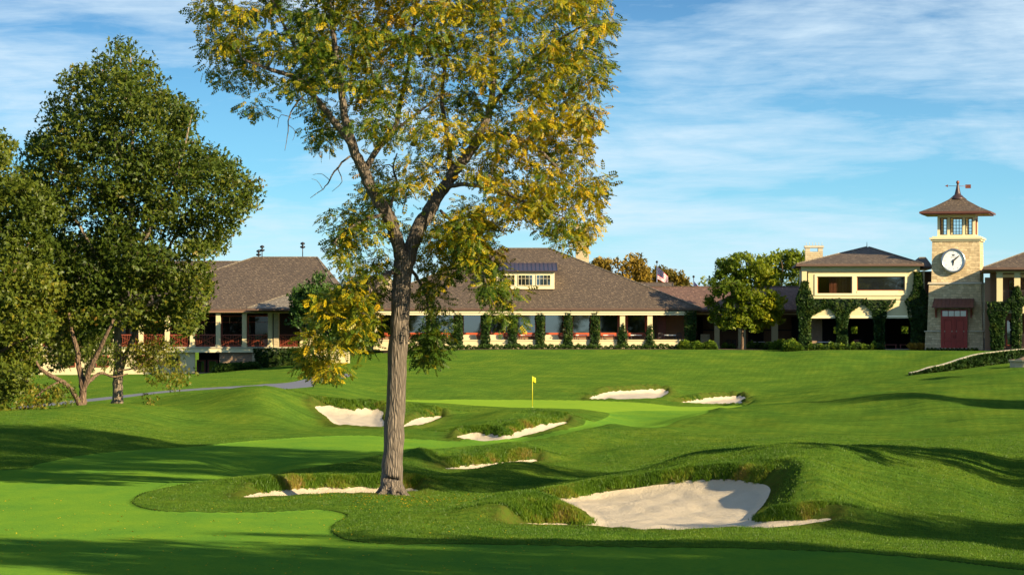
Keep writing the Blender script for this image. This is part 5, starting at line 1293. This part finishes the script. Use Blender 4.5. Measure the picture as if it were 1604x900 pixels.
# ------------------------------------------------------------ small things
# flag on the green
fd_ = hit(834, 637); fx = (834-CU)/F*fd_; fzz = gz(fx, fd_)
o = empty('golf_flag', (fx, fd_, fzz)); tag(o, 'yellow golf flag on a thin yellow pin standing in the putting green', 'golf flag')
MB().tube([(0, 0, -.05), (0, 0, 1.98)], .018, 8).build('pole', MAT['pole_yellow'], o)
def cloth(name, w_, h_, mat, parent, z1, fold=.08, sag=.0, nx=14, nz=8, attrs=None, slope=0.0, uvs=False):
    V = []; Fc = []
    for i in range(nx+1):
        for j in range(nz+1):
            a_ = i/nx; b_ = j/nz
            x_ = a_*w_*(1-.15*b_*sag); y_ = fold*math.sin(a_*7+b_*1.5)*a_; z_ = z1-b_*h_-slope*a_-sag*a_*a_*h_*.4
            V.append((x_, y_, z_))
    for i in range(nx):
        for j in range(nz): q = i*(nz+1)+j; Fc.append((q, q+1, q+nz+2, q+nz+1))
    m = MB(); m.add(V, Fc, True); ob = m.build(name, None, parent)
    md = ob.modifiers.new('thickness', 'SOLIDIFY'); md.thickness = .006
    return ob, nx, nz
ob, _, _ = cloth('flag', .22, .32, None, o, 1.97, .05, 0, 8, 6, slope=.10); ob.data.materials.append(MAT['pole_yellow'])
MB().lathe([(.054, -.02), (.054, .004)], (0, 0, 0), 12).build('hole_liner', MAT['clock_white'], o)

# flags behind the walkway
simple('flag_red', (0.50, 0.02, 0.03), 0.8, var=.1); simple('flag_white', (0.75, 0.74, 0.72), 0.8, var=.05); simple('flag_blue', (0.012, 0.015, 0.08), 0.8, var=.1)
def flagpole(u, vt, D, label, kind):
    x_ = (u-CU)/F*D; zb_ = gz(x_, D); zt_ = -(vt-HZ)/F*D
    o = empty('flagpole', (x_, D, zb_)); tag(o, label, 'flagpole', 'flagpoles behind the walkway roof'); H = zt_-zb_
    MB().tube([(0, 0, 0), (0, 0, H-.1)], [.09, .05], 8).build('pole', MAT['steel'], o)
    MB().lathe([(.02, -.16), (.12, -.1), (.15, 0), (.12, .1), (.02, .15)], (0, 0, H), 12).build('finial', MAT['dark_metal'], o)
    w_, h_ = (1.75, 1.55) if kind == 'us' else (1.35, 1.3)
    nx, nz = 20, 13; V = []; Fc = []
    for i in range(nx+1):
        for j in range(nz+1):
            a_ = i/nx; b_ = j/nz
            V.append((.06+a_*w_*.72, .16*math.sin(a_*9+b_*2)*a_, H-.55-b_*h_*(1-.35*a_)-a_*1.15))
    for i in range(nx):
        for j in range(nz): q = i*(nz+1)+j; Fc.append((q, q+1, q+nz+2, q+nz+1))
    m = MB(); m.add(V, Fc, True); fo = m.build('flag', None, o)
    for mm in ('flag_red', 'flag_white', 'flag_blue'): fo.data.materials.append(MAT[mm])
    for k_, p_ in enumerate(fo.data.polygons):
        i, j = k_//nz, k_ % nz
        if kind == 'us': p_.material_index = 2 if (i < 12 and j < 8) else (j % 2)
        else: p_.material_index = 2 if (i < 8) else (1 if j > 6 else 0)
        if kind != 'us' and i < 8 and 5 <= j <= 7 and 3 <= i <= 5: p_.material_index = 1
    fo.modifiers.new('thickness', 'SOLIDIFY').thickness = .01
    if kind == 'us':     # stars as small pale studs on the canton
        m = MB()
        for r_ in range(5):
            for q in range(6):
                i = .8+q*1.9; j = .8+r_*1.55; a_ = i/nx; b_ = j/nz
                c_ = Vector((.06+a_*w_*.72, .16*math.sin(a_*9+b_*2)*a_-.02, H-.55-b_*h_*(1-.35*a_)-a_*1.15)); pts = []
                for s_ in range(10): rr = .028 if s_ % 2 == 0 else .012; an = math.pi/2+s_*math.pi/5; pts.append((c_.x+rr*math.cos(an), c_.y, c_.z+rr*math.sin(an)))
                m.add(pts, [tuple(range(10))])
        m.build('stars', MAT['flag_white'], fo)
flagpole(1029, 410, 340, 'taller flagpole with a drooping flag of stars and red and white stripes', 'us')
flagpole(1086.5, 433, 340, 'shorter flagpole with a small dark blue and red flag just above the walkway roof', 'state')

# clipped box shrubs in a row before the hall
def shrub_mesh(name, rad, h, n, seed, mat, size):
    r_ = np.random.default_rng(seed); d_ = r_.normal(0, 1, (n, 3)); d_ /= np.linalg.norm(d_, axis=1, keepdims=True)
    k_ = 0.82+0.3*vnoise(d_[:, 0]*2+9+seed, d_[:, 2]*2+d_[:, 1]*2+9, seed); P = d_*k_[:, None]*(0.75+0.27*r_.random((n, 1)))
    P[:, 0:2] *= rad; P[:, 2] = np.abs(P[:, 2]*0.9+0.1)*h
    tn = np.clip(0.1+0.7*r_.random(n)*1.0+0.2*d_[:, 2], 0, 1)
    return P, d_+np.array([0, 0, .3]), tn, size*(0.7+0.6*r_.random(n)), r_
def shrub(name, loc, rad, h, n, seed, mat, size, label, cat, group, tpl=TPL_TRI):
    P, dd, tn, sz, r_ = shrub_mesh(name, rad, h, n, seed, mat, size)
    o = leaves(name, P, dd, sz, tn, tpl, mat, None, 1.0, loc=loc, r=r_); tag(o, label, cat, group); return o
protos = []
us_ = np.arange(640, 1066, 8.6); nb = len(us_)
for i, u in enumerate(us_):
    D = 298.3; x_ = (u-CU)/F*D; z_ = gz(x_, D)-.03
    near_col = min(ucol, key=lambda c_: abs(c_-u)); k_ = ucol.index(near_col)
    if len(protos) < 4:
        o = shrub('box_shrub', (x_, D, z_), .33, .50, 230, 300+i, 'box_leaves', .11, '', 'shrub', None); protos.append(o)
    else:
        o = protos[i % 4].copy(); COL.objects.link(o); o.location = (x_+random.uniform(-.06, .06), D+random.uniform(-.05, .05), z_); o.rotation_euler = (0, 0, i*1.3); q = random.uniform(.85, 1.15); o.scale = (q, q, q*random.uniform(.9, 1.1))
    o['label'] = 'small clipped round shrub in the even row along the low wall of the hall'; o['category'] = 'shrub'; o['group'] = 'clipped shrubs along the hall wall'
for q, (u, D, rad, h, n, mt, sz, lb) in enumerate((
    (1072, 297.6, .75, .95, 900, 'bush_leaves', .17, 'yellow green bush left of the bush pair at the end of the clipped row'),
    (1092, 297.6, .85, .85, 1000, 'bush_leaves', .17, 'middle one of three yellow green bushes below the last hall column'),
    (1112, 297.6, .8, .95, 950, 'bush_leaves', .17, 'yellow green bush nearest the first walkway column'),
    (1222, 297, 1.15, 1.05, 1500, 'bush_leaves', .18, 'large round green bush below the last walkway column'),
    (1241, 293, 1.1, 1.2, 1500, 'bush_leaves', .18, 'large round green bush at the foot of the pavilion corner'),
    (1206, 298, .6, .8, 700, 'box_leaves', .16, 'small darker bush left of the large round bushes'),
    (356, 273.5, 1.3, .9, 1400, 'box_leaves', .17, 'dark low shrub against the brick lower wall, left one'),
    (376, 274, 1.4, .8, 1400, 'box_leaves', .17, 'dark low shrub against the brick lower wall, middle one'),
    (394, 274.4, 1.0, .7, 900, 'box_leaves', .17, 'dark low shrub against the brick lower wall, nearest the stone pier'))):
    x_ = (u-CU)/F*D; shrub('bush', (x_, D, gz(x_, D)-.05), rad, h, n, 400+q, mt, sz, lb, 'bush', None)
for q, (u, lb) in enumerate(((1311, 'green bush seen through the left small opening at the back of the arcade'), (1338, 'green bush seen through the middle small opening at the back of the arcade'), (1418, 'green bush seen through the right small opening at the back of the arcade'))):
    D = 318; x_ = (u-CU)/F*D; shrub('bush', (x_, D, gz(x_, D)-.1), 1.5, 3.4, 1500, 450+q, 'bush_leaves', .3, lb, 'bush', 'bushes behind the pavilion')
# mixed plants before the arcade and walkway
pg = 'bedding plants in front of the arcade'
for q, u in enumerate(list(np.arange(1262, 1378, 8.2))+[1136, 1146, 1176, 1186, 1194]):
    D = (P_.wpt(P_.x(u), -1.0).y if u > 1250 else 302.0)
    x_ = (u-CU)/F*D; big = q % 3
    wh = ('dark green', 'pale green', 'olive')[q % 3]
    shrub('bedding_plant', (x_, D, gz(x_, D)-.03), .34+.06*big, .55+.30*(q*7 % 4)/3, 260, 500+q, 'bush_leaves' if q % 2 else 'box_leaves', .15, 'low leafy plant in the bed in front of the pavilion arcade and walkway', 'plant', pg)
for q, u in enumerate(np.arange(1455, 1534, 6.3)):
    p_ = TW.wpt(TW.x(u), -.95); shrub('bedding_plant', (p_.x, p_.y, gz(p_.x, p_.y)-.03), .2, .26, 90, 600+q, 'box_leaves', .10, 'tiny dark plant in the row at the foot of the clock tower', 'plant', 'tiny plants along the tower foot')
for q, (u, lb) in enumerate(((1429, 'dry tan ornamental grass clump at the right pavilion column'), (1443, 'dry tan ornamental grass clump beside the tower corner'))):
    D = P_.wpt(P_.x(u), -1.0).y; x_ = (u-CU)/F*D; n = 160; r_ = np.random.default_rng(q+5); P = np.stack([r_.normal(0, .16, n), r_.normal(0, .16, n), r_.random(n)*.35], 1)
    dd = np.stack([P[:, 0]*1.5, P[:, 1]*1.5, np.full(n, 1.0)], 1)+r_.normal(0, .15, (n, 3))
    o = leaves('ornamental_grass', P, dd, .45*(0.6+.5*r_.random(n)), 0.8+.2*r_.random(n), TPL_LONG, 'autumn_leaves', None, 1.5, loc=(x_, D, gz(x_, D)), r=r_); tag(o, lb, 'grass clump', 'ornamental grass clumps')
# planting bed strip
def strip(name, u0, u1, D0, D1, mat, kind='structure', dz=.025, n=120, label=None):
    m = MB(); V = []; Fc = []
    for i in range(n+1):
        u = u0+(u1-u0)*i/n; Dn = D0(u) if callable(D0) else D0; Df = D1(u) if callable(D1) else D1
        for j in range(5): D = Dn+(Df-Dn)*j/4; x_ = (u-CU)/F*D; V.append((x_, D, gz(x_, D)+dz))
    for i in range(n):
        for j in range(4): q = i*5+j; Fc.append((q, q+5, q+6, q+1))
    m.add(V, Fc, True); o = m.build(name, MAT[mat], None); o['kind'] = kind
    if label: o['label'] = label
strip('planting_bed', 600, 1130, 296.6, 299.7, 'mulch', label='dark mulch bed along the hall'); strip('planting_bed', 1131, 1440, lambda u: 296.6 if u < 1240 else P_.wpt(P_.x(u), -1.9).y, lambda u: 304 if u < 1240 else P_.wpt(P_.x(u), -.5).y, 'mulch', label='dark mulch bed along the walkway and pavilion')

# terrace furniture behind the low wall
def table(kind, loc, label, group, rz=0):
    o = empty('terrace_table', loc, rz); tag(o, label, 'table', group)
    if kind == 'cloth':
        m = MB().taper((-.98, .98, -.5, .5), (-.72, .72, -.42, .42), .02, .74); m.build('tablecloth', MAT['beige_cloth'], o)
    else:
        MB().box(-.6, .6, -.4, .4, .66, .745).build('tabletop', MAT['white_cloth'], o)
        for sx in (-1, 1):
            for sy in (-1, 1): MB().box(sx*.52-.03, sx*.52+.03, sy*.32-.03, sy*.32+.03, 0, .70).build('leg', MAT['chair_dark'], o)
    return o
def chair(loc, rz, label, group, seat='chair_dark'):
    o = empty('terrace_chair', loc, rz); tag(o, label, 'chair', group)
    MB().box(-.24, .24, -.24, .24, .42, .47).build('seat', MAT[seat], o)
    m = MB().frame(-.24, .24, .47, .95, .20, .245, .05)
    for q in range(1, 5): m.box(-.24+.096*q-.015, -.24+.096*q+.015, .21, .235, .52, .90)
    m.build('backrest', MAT[seat], o)
    for sx in (-1, 1):
        for sy in (-1, 1): MB().box(sx*.21-.02, sx*.21+.02, sy*.21-.02, sy*.21+.02, 0, .42).build('leg', MAT[seat], o)
        MB().box(sx*.25-.02, sx*.25+.02, -.2, .22, .62, .66).build('armrest', MAT[seat], o)
    return o
pc = chair((0, 0, 0), 0, 'x', None); pt = table('white', (0, 0, 0), 'x', None); ptc = table('cloth', (0, 0, 0), 'x', None)
used = set()
def put(proto, loc, rz, label, group):
    if proto.name in used: o = copy_tree(proto)
    else: o = proto; used.add(proto.name)
    o.location = loc; o.rotation_euler = (0, 0, rz); o['label'] = label; o['group'] = group; return o
fzl = HALL.z(535)
bays = list(zip(ucol[2:-1], ucol[3:]))
ordn = ['first', 'second', 'third', 'fourth', 'fifth', 'sixth', 'seventh', 'eighth', 'ninth']
for i, (a_, b_) in enumerate(bays):
    um = .5*(a_+b_); bayn = '%s bay from the trunk' % ordn[i] if i < 8 else 'open porch bay'
    cl_ = i in (1, 2, 4)
    xx = HALL.x(um-5 if cl_ else um, .9)
    lo = HALL.wpt(xx, 1.05, fzl)
    if cl_: put(ptc, lo, 0, 'cream cloth covered table in the hall, %s' % bayn, 'cloth covered terrace tables')
    else: put(pt, lo, 0, 'small white topped terrace table in the hall, %s' % bayn, 'white topped terrace tables')
    for s_, w_ in ((-1, 'left'), (1, 'right')):
        if cl_ and s_ < 0: continue
        put(pc, HALL.wpt(xx+s_*(1.0 if not cl_ else 1.3), 1.15, fzl), -s_*math.pi/2+(.2*i), 'dark slatted chair %s of the table, %s' % (w_, bayn), 'dark terrace chairs')
for q, (fr_, u, y_, lb) in enumerate(((WALK, 1142, 1.8, 'dark chair under the walkway, left of the maple shade'), (WALK, 1152, 1.6, 'dark chair under the walkway beside the paired posts'), (WALK, 1180, 1.7, 'dark chair under the walkway right of the paired posts'),
                                       (P_, 1302, 1.5, 'dark chair inside the first arcade bay'), (P_, 1348, 2.6, 'dark chair inside the middle arcade bay behind the red one'))):
    put(pc, fr_.wpt(fr_.x(u, y_), y_, .03), .6*q, lb, 'dark terrace chairs')
rc = chair(P_.wpt(P_.x(1341, .9), .9, .03), 3.1, 'reddish brown slatted chair in the middle arcade bay of the pavilion', None, 'chair_red')
put(pt, P_.wpt(P_.x(1290, 1.6), 1.6, .03), .1, 'white topped table in the first arcade bay by the stone pier', 'white topped terrace tables')
put(pt, WALK.wpt(WALK.x(1188, 1.8), 1.8, .03), .1, 'white topped table under the walkway right of the paired posts', 'white topped terrace tables')
for q, (u, lb) in enumerate(((1395, 'long low reddish bench in the right arcade bay, left one'), (1419, 'long low reddish bench in the right arcade bay, right one'))):
    p_ = P_.wpt(P_.x(u, 1.4), 1.4, .03); o = empty('bench', p_, P_.th); tag(o, lb, 'bench', 'arcade benches')
    MB().box(-.65, .65, -.2, .2, .40, .46).build('seat', MAT['chair_red'], o)
    for sx in (-1, 1): MB().box(sx*.55-.04, sx*.55+.04, -.18, .18, 0, .40).build('leg', MAT['chair_red'], o)
# planter pot on the left terrace
p_ = LW.wpt(LW.x(418, .5), -.05, LW.z(543)); o = empty('planter_pot', (p_.x-.1, p_.y+.9, p_.z)); tag(o, 'stone urn planter with foliage behind the left terrace railing', 'planter')
MB().lathe([(.22, 0), (.26, .05), (.2, .12), (.34, .5), (.42, .72), (.44, .8), (.36, .8)], (0, 0, 0), 16).build('urn', MAT['terracotta'], o)
P, dd, tn, sz, r_ = shrub_mesh('f', .45, .5, 220, 77, 'box_leaves', .14); P[:, 2] += .72; leaves('plant', P, dd, sz, tn, TPL_TRI, 'box_leaves', o, 1.0, r=r_)

# curved kerb wall, hedge, stone planter and handrail at the right
cw = smooth_poly([(1378, 584), (1410, 580), (1440, 576), (1468, 572), (1490, 566), (1508, 560), (1530, 554), (1560, 550), (1600, 546), (1660, 543)], 6, False)
m = MB(); pts = []
for i, (u, v) in enumerate(cw):
    D = min(243+i*0.34, 263); x_ = (u-CU)/F*D; zt_ = -(v-HZ)/F*D; gq = gz(x_, D); zt_ = min(max(zt_, gq+.12), gq+.03+.022*i+.05*max(0, i-12)); pts.append((x_, D, zt_))
for i in range(9, len(pts)-1):
    (xa_, ya_, za_), (xb_, yb_, zb_) = pts[i], pts[i+1]; dx, dy = xb_-xa_, yb_-ya_; l_ = math.hypot(dx, dy); nx_, ny_ = -dy/l_*.16, dx/l_*.16
    lo_ = 1.6
    m.add([(xa_-nx_, ya_-ny_, za_-lo_), (xb_-nx_, yb_-ny_, zb_-lo_), (xb_+nx_, yb_+ny_, zb_-lo_), (xa_+nx_, ya_+ny_, za_-lo_), (xa_-nx_, ya_-ny_, za_), (xb_-nx_, yb_-ny_, zb_), (xb_+nx_, yb_+ny_, zb_), (xa_+nx_, ya_+ny_, za_)],
          [(4, 5, 6, 7), (0, 1, 5, 4), (2, 3, 7, 6)])
o = m.build('retaining_wall', MAT['stone_cap']); tag(o, 'low curved pale stone retaining wall sweeping right below the tower', 'wall')
# hedge in front of it
r_ = np.random.default_rng(91); hp = []; hn = []
n = 9000; tq = r_.random(n)**.8; idx = 8.6+tq*(len(pts)-10.6); i_ = idx.astype(int); fq = idx-i_; PA = np.array(pts); Pq = PA[i_]*(1-fq[:, None])+PA[i_+1]*fq[:, None]
wid = .25+1.1*np.clip((idx-10)/12, 0, 1); hh = .35+1.2*np.clip((idx-12)/14, 0, 1)
offy = -.25-r_.random(n)*wid; Pq[:, 1] += offy
top = Pq[:, 2]-.17; bot = gz_arr(Pq[:, 0], Pq[:, 1]); s_ = r_.random(n); Pq[:, 2] = np.where(r_.random(n) < .45, top-.05*s_, bot+(top-bot)*s_); Pq[:, 2] += r_.normal(0, .03, n)
Pq[:, 1] = np.where(r_.random(n) < .5, PA[i_, 1]-.25-wid+r_.normal(0, .05, n), Pq[:, 1])
o = leaves('hedge', Pq, rdir(n, -.2, r_)+np.array([0, -.5, 0]), .17*(.7+.6*r_.random(n)), .1+.75*vnoise(Pq[:, 0]*2, Pq[:, 2]*3+Pq[:, 1], 6), TPL_TRI, 'ivy_leaves', None, 1.0, r=r_); tag(o, 'dark clipped hedge along the front of the curved retaining wall', 'hedge')
D = 238; pcx = (1618-CU)/F*D; zt_ = -(563-HZ)/F*D
o = empty('round_planter', (pcx, D, gz(pcx, D)-.3)); tag(o, 'round pale stone planter filled with orange gravel at the right edge', 'planter'); hz_ = zt_-o.location.z
MB().lathe([(1.9, 0), (1.9, hz_-.14), (2.0, hz_-.139), (2.0, hz_), (1.72, hz_), (1.72, hz_-.2)], (0, 0, 0), 40, smooth=False).build('wall', MAT['limestone_pale'], o)
MB().lathe([(1.70, hz_-.3), (1.70, hz_-.06), (.8, hz_+.22), (.01, hz_+.3)], (0, 0, 0), 30).build('gravel', MAT['gravel_warm'], o)
p0 = W(1545, 548, 287); o = empty('stair_handrail', (p0.x, p0.y, gz(p0.x, p0.y))); tag(o, 'dark sloping handrail of the steps between the tower and the balcony wing', 'handrail')
MB().tube([(-.2, 0, 1.25), (.9, -.5, .95), (1.9, -1.0, .35)], .04, 6).build('rail', MAT['chair_dark'], o)
for a_ in ((-.2, 0, 1.25), (.9, -.5, .95), (1.9, -1.0, .35)): MB().tube([(a_[0], a_[1], -.6), a_], .035, 6).build('post', MAT['chair_dark'], o)

# ---- long rough round the bunkers, and blades over the near rough
def back(ss, x_, d_, k_): return np.where(samp(S_sand, x_, d_-k_) > ss+.25*k_, 1.0, 0.0)
def tufts(name, sel, n, h, w_, seed, label, dry, far=False, dens=None):
    r_ = np.random.default_rng(seed); X = []; tot = 0
    while tot < n:
        u = r_.uniform(-20, 1624, 60000); dmin, dmax = sel['d']; q = r_.random(60000)
        d_ = dmin*(dmax/dmin)**q if not sel.get('lin') else dmin+(dmax-dmin)*q
        x_ = (u-CU)/F*d_; ss = samp(S_sand, x_, d_); sh = np.maximum(samp(S_fw, x_, d_), samp(S_gr, x_, d_)); pa = samp(S_path, x_, d_)
        ok = (ss < -.03) & (sh < -.04) & (pa < -.05)
        pr_ = sel['p'](ss, sh, x_, d_); ok &= r_.random(60000) < pr_
        X.append(np.stack([x_[ok], d_[ok], ss[ok]], 1)); tot += ok.sum()
    P = np.vstack(X)[:n]; z_ = gz_arr(P[:, 0], P[:, 1]); m_ = len(P); nb_ = 3
    V = np.zeros((m_, nb_, 3, 3)); sc_ = (0.6+0.8*r_.random((m_, nb_)))
    hh = h*sc_*(1.0+0.8*np.exp(-((P[:, 2]+.1)/.35)**2))[:, None]
    a_ = r_.uniform(0, math.pi*2, (m_, nb_)); lean = r_.normal(0, .45, (m_, nb_, 2))
    o_ = r_.normal(0, .05, (m_, nb_, 2)); bx_ = P[:, None, 0]+o_[:, :, 0]; by_ = P[:, None, 1]+o_[:, :, 1]; wd = w_*np.sqrt(P[:, 1]/80)[:, None]
    V[:, :, 0, 0] = bx_-np.cos(a_)*wd; V[:, :, 0, 1] = by_-np.sin(a_)*wd; V[:, :, 1, 0] = bx_+np.cos(a_)*wd; V[:, :, 1, 1] = by_+np.sin(a_)*wd
    V[:, :, 2, 0] = bx_+lean[:, :, 0]*hh; V[:, :, 2, 1] = by_+lean[:, :, 1]*hh
    V[:, :, 0:2, 2] = (z_-.02)[:, None, None]; V[:, :, 2, 2] = z_[:, None]+hh
    nf = m_*nb_; base_t = 0.1+0.75*vnoise(P[:, 0]*1.3, P[:, 1]*1.3, 31)*0.7+dry*np.clip(1+P[:, 2]*1.1, 0, 1)*(vnoise(P[:, 0]*2.3, P[:, 1]*2.3, 33) > .5)*.42
    tt = np.clip(np.repeat(base_t, nb_)+r_.normal(0, .1, nf), 0, 1)
    o = mesh_np(name, V.reshape(-1, 3), np.arange(nf*3), np.full(nf, 3), MAT['grass_blades'], attrs={'tint': ('FACE', tt)}); o['kind'] = 'stuff'; o['label'] = label; o['category'] = 'grass'
    return o
tufts('long_grass', {'d': (70, 124), 'p': lambda ss, sh, x_, d_: back(ss, x_, d_, 1.0)*np.exp(-(ss/1.0)**2)}, 60000, .060, .010, 1, 'shaggy green and straw coloured grass on the bunker lips', 1.0)
tufts('long_grass', {'d': (124, 224), 'p': lambda ss, sh, x_, d_: back(ss, x_, d_, 1.5)*np.exp(-(ss/1.2)**2)}, 26000, .065, .014, 2, 'shaggy grass round the farther bunkers', 1.0)
tufts('rough_grass', {'d': (62, 132), 'p': lambda ss, sh, x_, d_: np.where(back(ss, x_, d_, 1.0) > .5, 1, sstep(.15, .7, -ss))}, 110000, .035, .010, 3, 'short rough grass blades over the near ground', .2)
# fallen leaves
r_ = np.random.default_rng(55); n = 1700
u = np.concatenate([r_.uniform(0, 900, 800), r_.normal(630, 80, 900)]); d_ = np.concatenate([r_.uniform(58, 84, 800), r_.normal(84.5, 2.2, 900)])
x_ = (u-CU)/F*d_; P = np.stack([x_, d_, gz_arr(x_, d_)+.015], 1)
dd = r_.normal(0, 1, (n, 3)); dd[:, 2] *= .15
o = leaves('fallen_leaves', P, dd, .055*(.6+.6*r_.random(n)), .55+.45*r_.random(n), TPL_ONE, 'walnut_leaves', None, .3, r=r_); o['kind'] = 'stuff'; o['label'] = 'small fallen yellow leaves scattered on the fairway and round the trunk'; o['category'] = 'leaves'
# ------------------------------------------------------------ light, sky, camera
SUN_AZ = 52.0; SUN_EL = 21.0      # azimuth measured from straight behind the camera towards the right
ts = Vector((math.sin(R(SUN_AZ))*math.cos(R(SUN_EL)), -math.cos(R(SUN_AZ))*math.cos(R(SUN_EL)), math.sin(R(SUN_EL))))
sd = bpy.data.lights.new('sun', 'SUN'); sd.energy = 4.8; sd.angle = R(0.5); sd.color = (1.0, 0.83, 0.54)
so = bpy.data.objects.new('sun', sd); link(so); so.rotation_euler = ts.to_track_quat('Z', 'Y').to_euler(); so.location = (60, -40, 60)
w = bpy.data.worlds.new('World'); sc.world = w; w.use_nodes = True
nt = w.node_tree; nt.nodes.clear()
def N(t, **kw):
    n = nt.nodes.new('ShaderNode'+t)
    for k_, v_ in kw.items(): setattr(n, k_, v_)
    return n
L = nt.links.new
sky = N('TexSky', sky_type='NISHITA'); sky.sun_disc = False; sky.sun_elevation = R(SUN_EL)
sky.sun_rotation = math.atan2(ts.x, ts.y); sky.air_density = 1.0; sky.dust_density = 0.3; sky.ozone_density = 3.0; sky.altitude = 300
tc = N('TexCoord'); sp = N('SeparateXYZ'); L(tc.outputs['Generated'], sp.inputs[0])
def Mth(op, a, b=0.0, clamp=False):
    n = N('Math', operation=op); n.use_clamp = clamp
    for i, v_ in enumerate((a, b)):
        if isinstance(v_, bpy.types.NodeSocket): L(v_, n.inputs[i])
        else: n.inputs[i].default_value = v_
    return n.outputs[0]
cb = N('CombineXYZ'); L(sp.outputs[0], cb.inputs[0]); L(Mth('MULTIPLY', sp.outputs[2], 3.6), cb.inputs[1]); L(sp.outputs[1], cb.inputs[2])
def noise_w(sx, sy, rot, scale, det, rough, dist, off=(0, 0, 0)):
    mp = N('Mapping'); L(cb.outputs[0], mp.inputs[0]); mp.inputs['Scale'].default_value = (sx, sy, 1); mp.inputs['Rotation'].default_value = (0, 0, R(rot)); mp.inputs['Location'].default_value = off
    n = N('TexNoise'); L(mp.outputs[0], n.inputs['Vector'])
    for k_, v_ in (('Scale', scale), ('Detail', det), ('Roughness', rough), ('Distortion', dist)): n.inputs[k_].default_value = v_
    return n.outputs['Fac']
n1 = noise_w(1.0, 1.0, -9, 8.0, 8, 0.60, 0.35, (3.1, 1.7, 0))
n2 = noise_w(0.7, 1.0, 6, 4.0, 4, 0.5, 0.3, (7.6, 2.9, 0))
n3 = noise_w(1.0, 2.4, -14, 22.0, 6, 0.65, 0.5, (1.0, 4.0, 0))
cl = Mth('ADD', Mth('ADD', Mth('MULTIPLY', n1, 0.55), Mth('MULTIPLY', n2, 0.55)), Mth('MULTIPLY', n3, 0.20))
cl = Mth('MULTIPLY', Mth('SUBTRACT', cl, 0.578), 5.0, clamp=True)
low = Mth('SUBTRACT', 1.0, Mth('MULTIPLY', Mth('ABSOLUTE', sp.outputs[2]), 4.0), clamp=True)
cl = Mth('MAXIMUM', Mth('MULTIPLY', cl, 0.9), Mth('MULTIPLY', low, 0.30))
tint = N('Mix', data_type='RGBA', blend_type='MULTIPLY'); tint.inputs[0].default_value = 1.0
L(sky.outputs[0], tint.inputs[6])
tr = N('ValToRGB'); L(sp.outputs[2], tr.inputs[0]); el = tr.color_ramp.elements
while len(el) < 4: el.new(.5)
for e_, (p_, c_) in zip(el, ((0.0, (.50, .74, .98)), (.05, (.14, .46, .70)), (.118, (.015, .21, .40)), (.45, (.22, .55, .85)))): e_.position = p_; e_.color = (*c_, 1)
L(tr.outputs[0], tint.inputs[7])
mixc = N('Mix', data_type='RGBA'); L(cl, mixc.inputs[0]); L(tint.outputs[2], mixc.inputs[6]); mixc.inputs[7].default_value = (3.2, 4.0, 4.6, 1)
bg = N('Background'); L(mixc.outputs[2], bg.inputs[0]); bg.inputs[1].default_value = 0.1
ow = N('OutputWorld'); L(bg.outputs[0], ow.inputs[0])

cd = bpy.data.cameras.new('camera'); cam = bpy.data.objects.new('camera', cd); link(cam)
cd.lens = 100.0; cd.sensor_width = 36.0; cd.sensor_fit = 'HORIZONTAL'; cd.clip_start = 0.2; cd.clip_end = 6000
cam.location = (0, 0, 0); cam.rotation_euler = (R(90), 0, 0); cd.shift_y = (HZ-450)/1604
sc.camera = cam
sc.view_settings.view_transform = 'Standard'; sc.view_settings.look = 'None'
sc.view_settings.exposure = 1.18; sc.view_settings.gamma = 1.0; sc.view_settings.use_curve_mapping = False
sc.render.film_transparent = False
sc.cycles.max_bounces = 6; sc.cycles.diffuse_bounces = 3; sc.cycles.glossy_bounces = 3; sc.cycles.transparent_max_bounces = 4
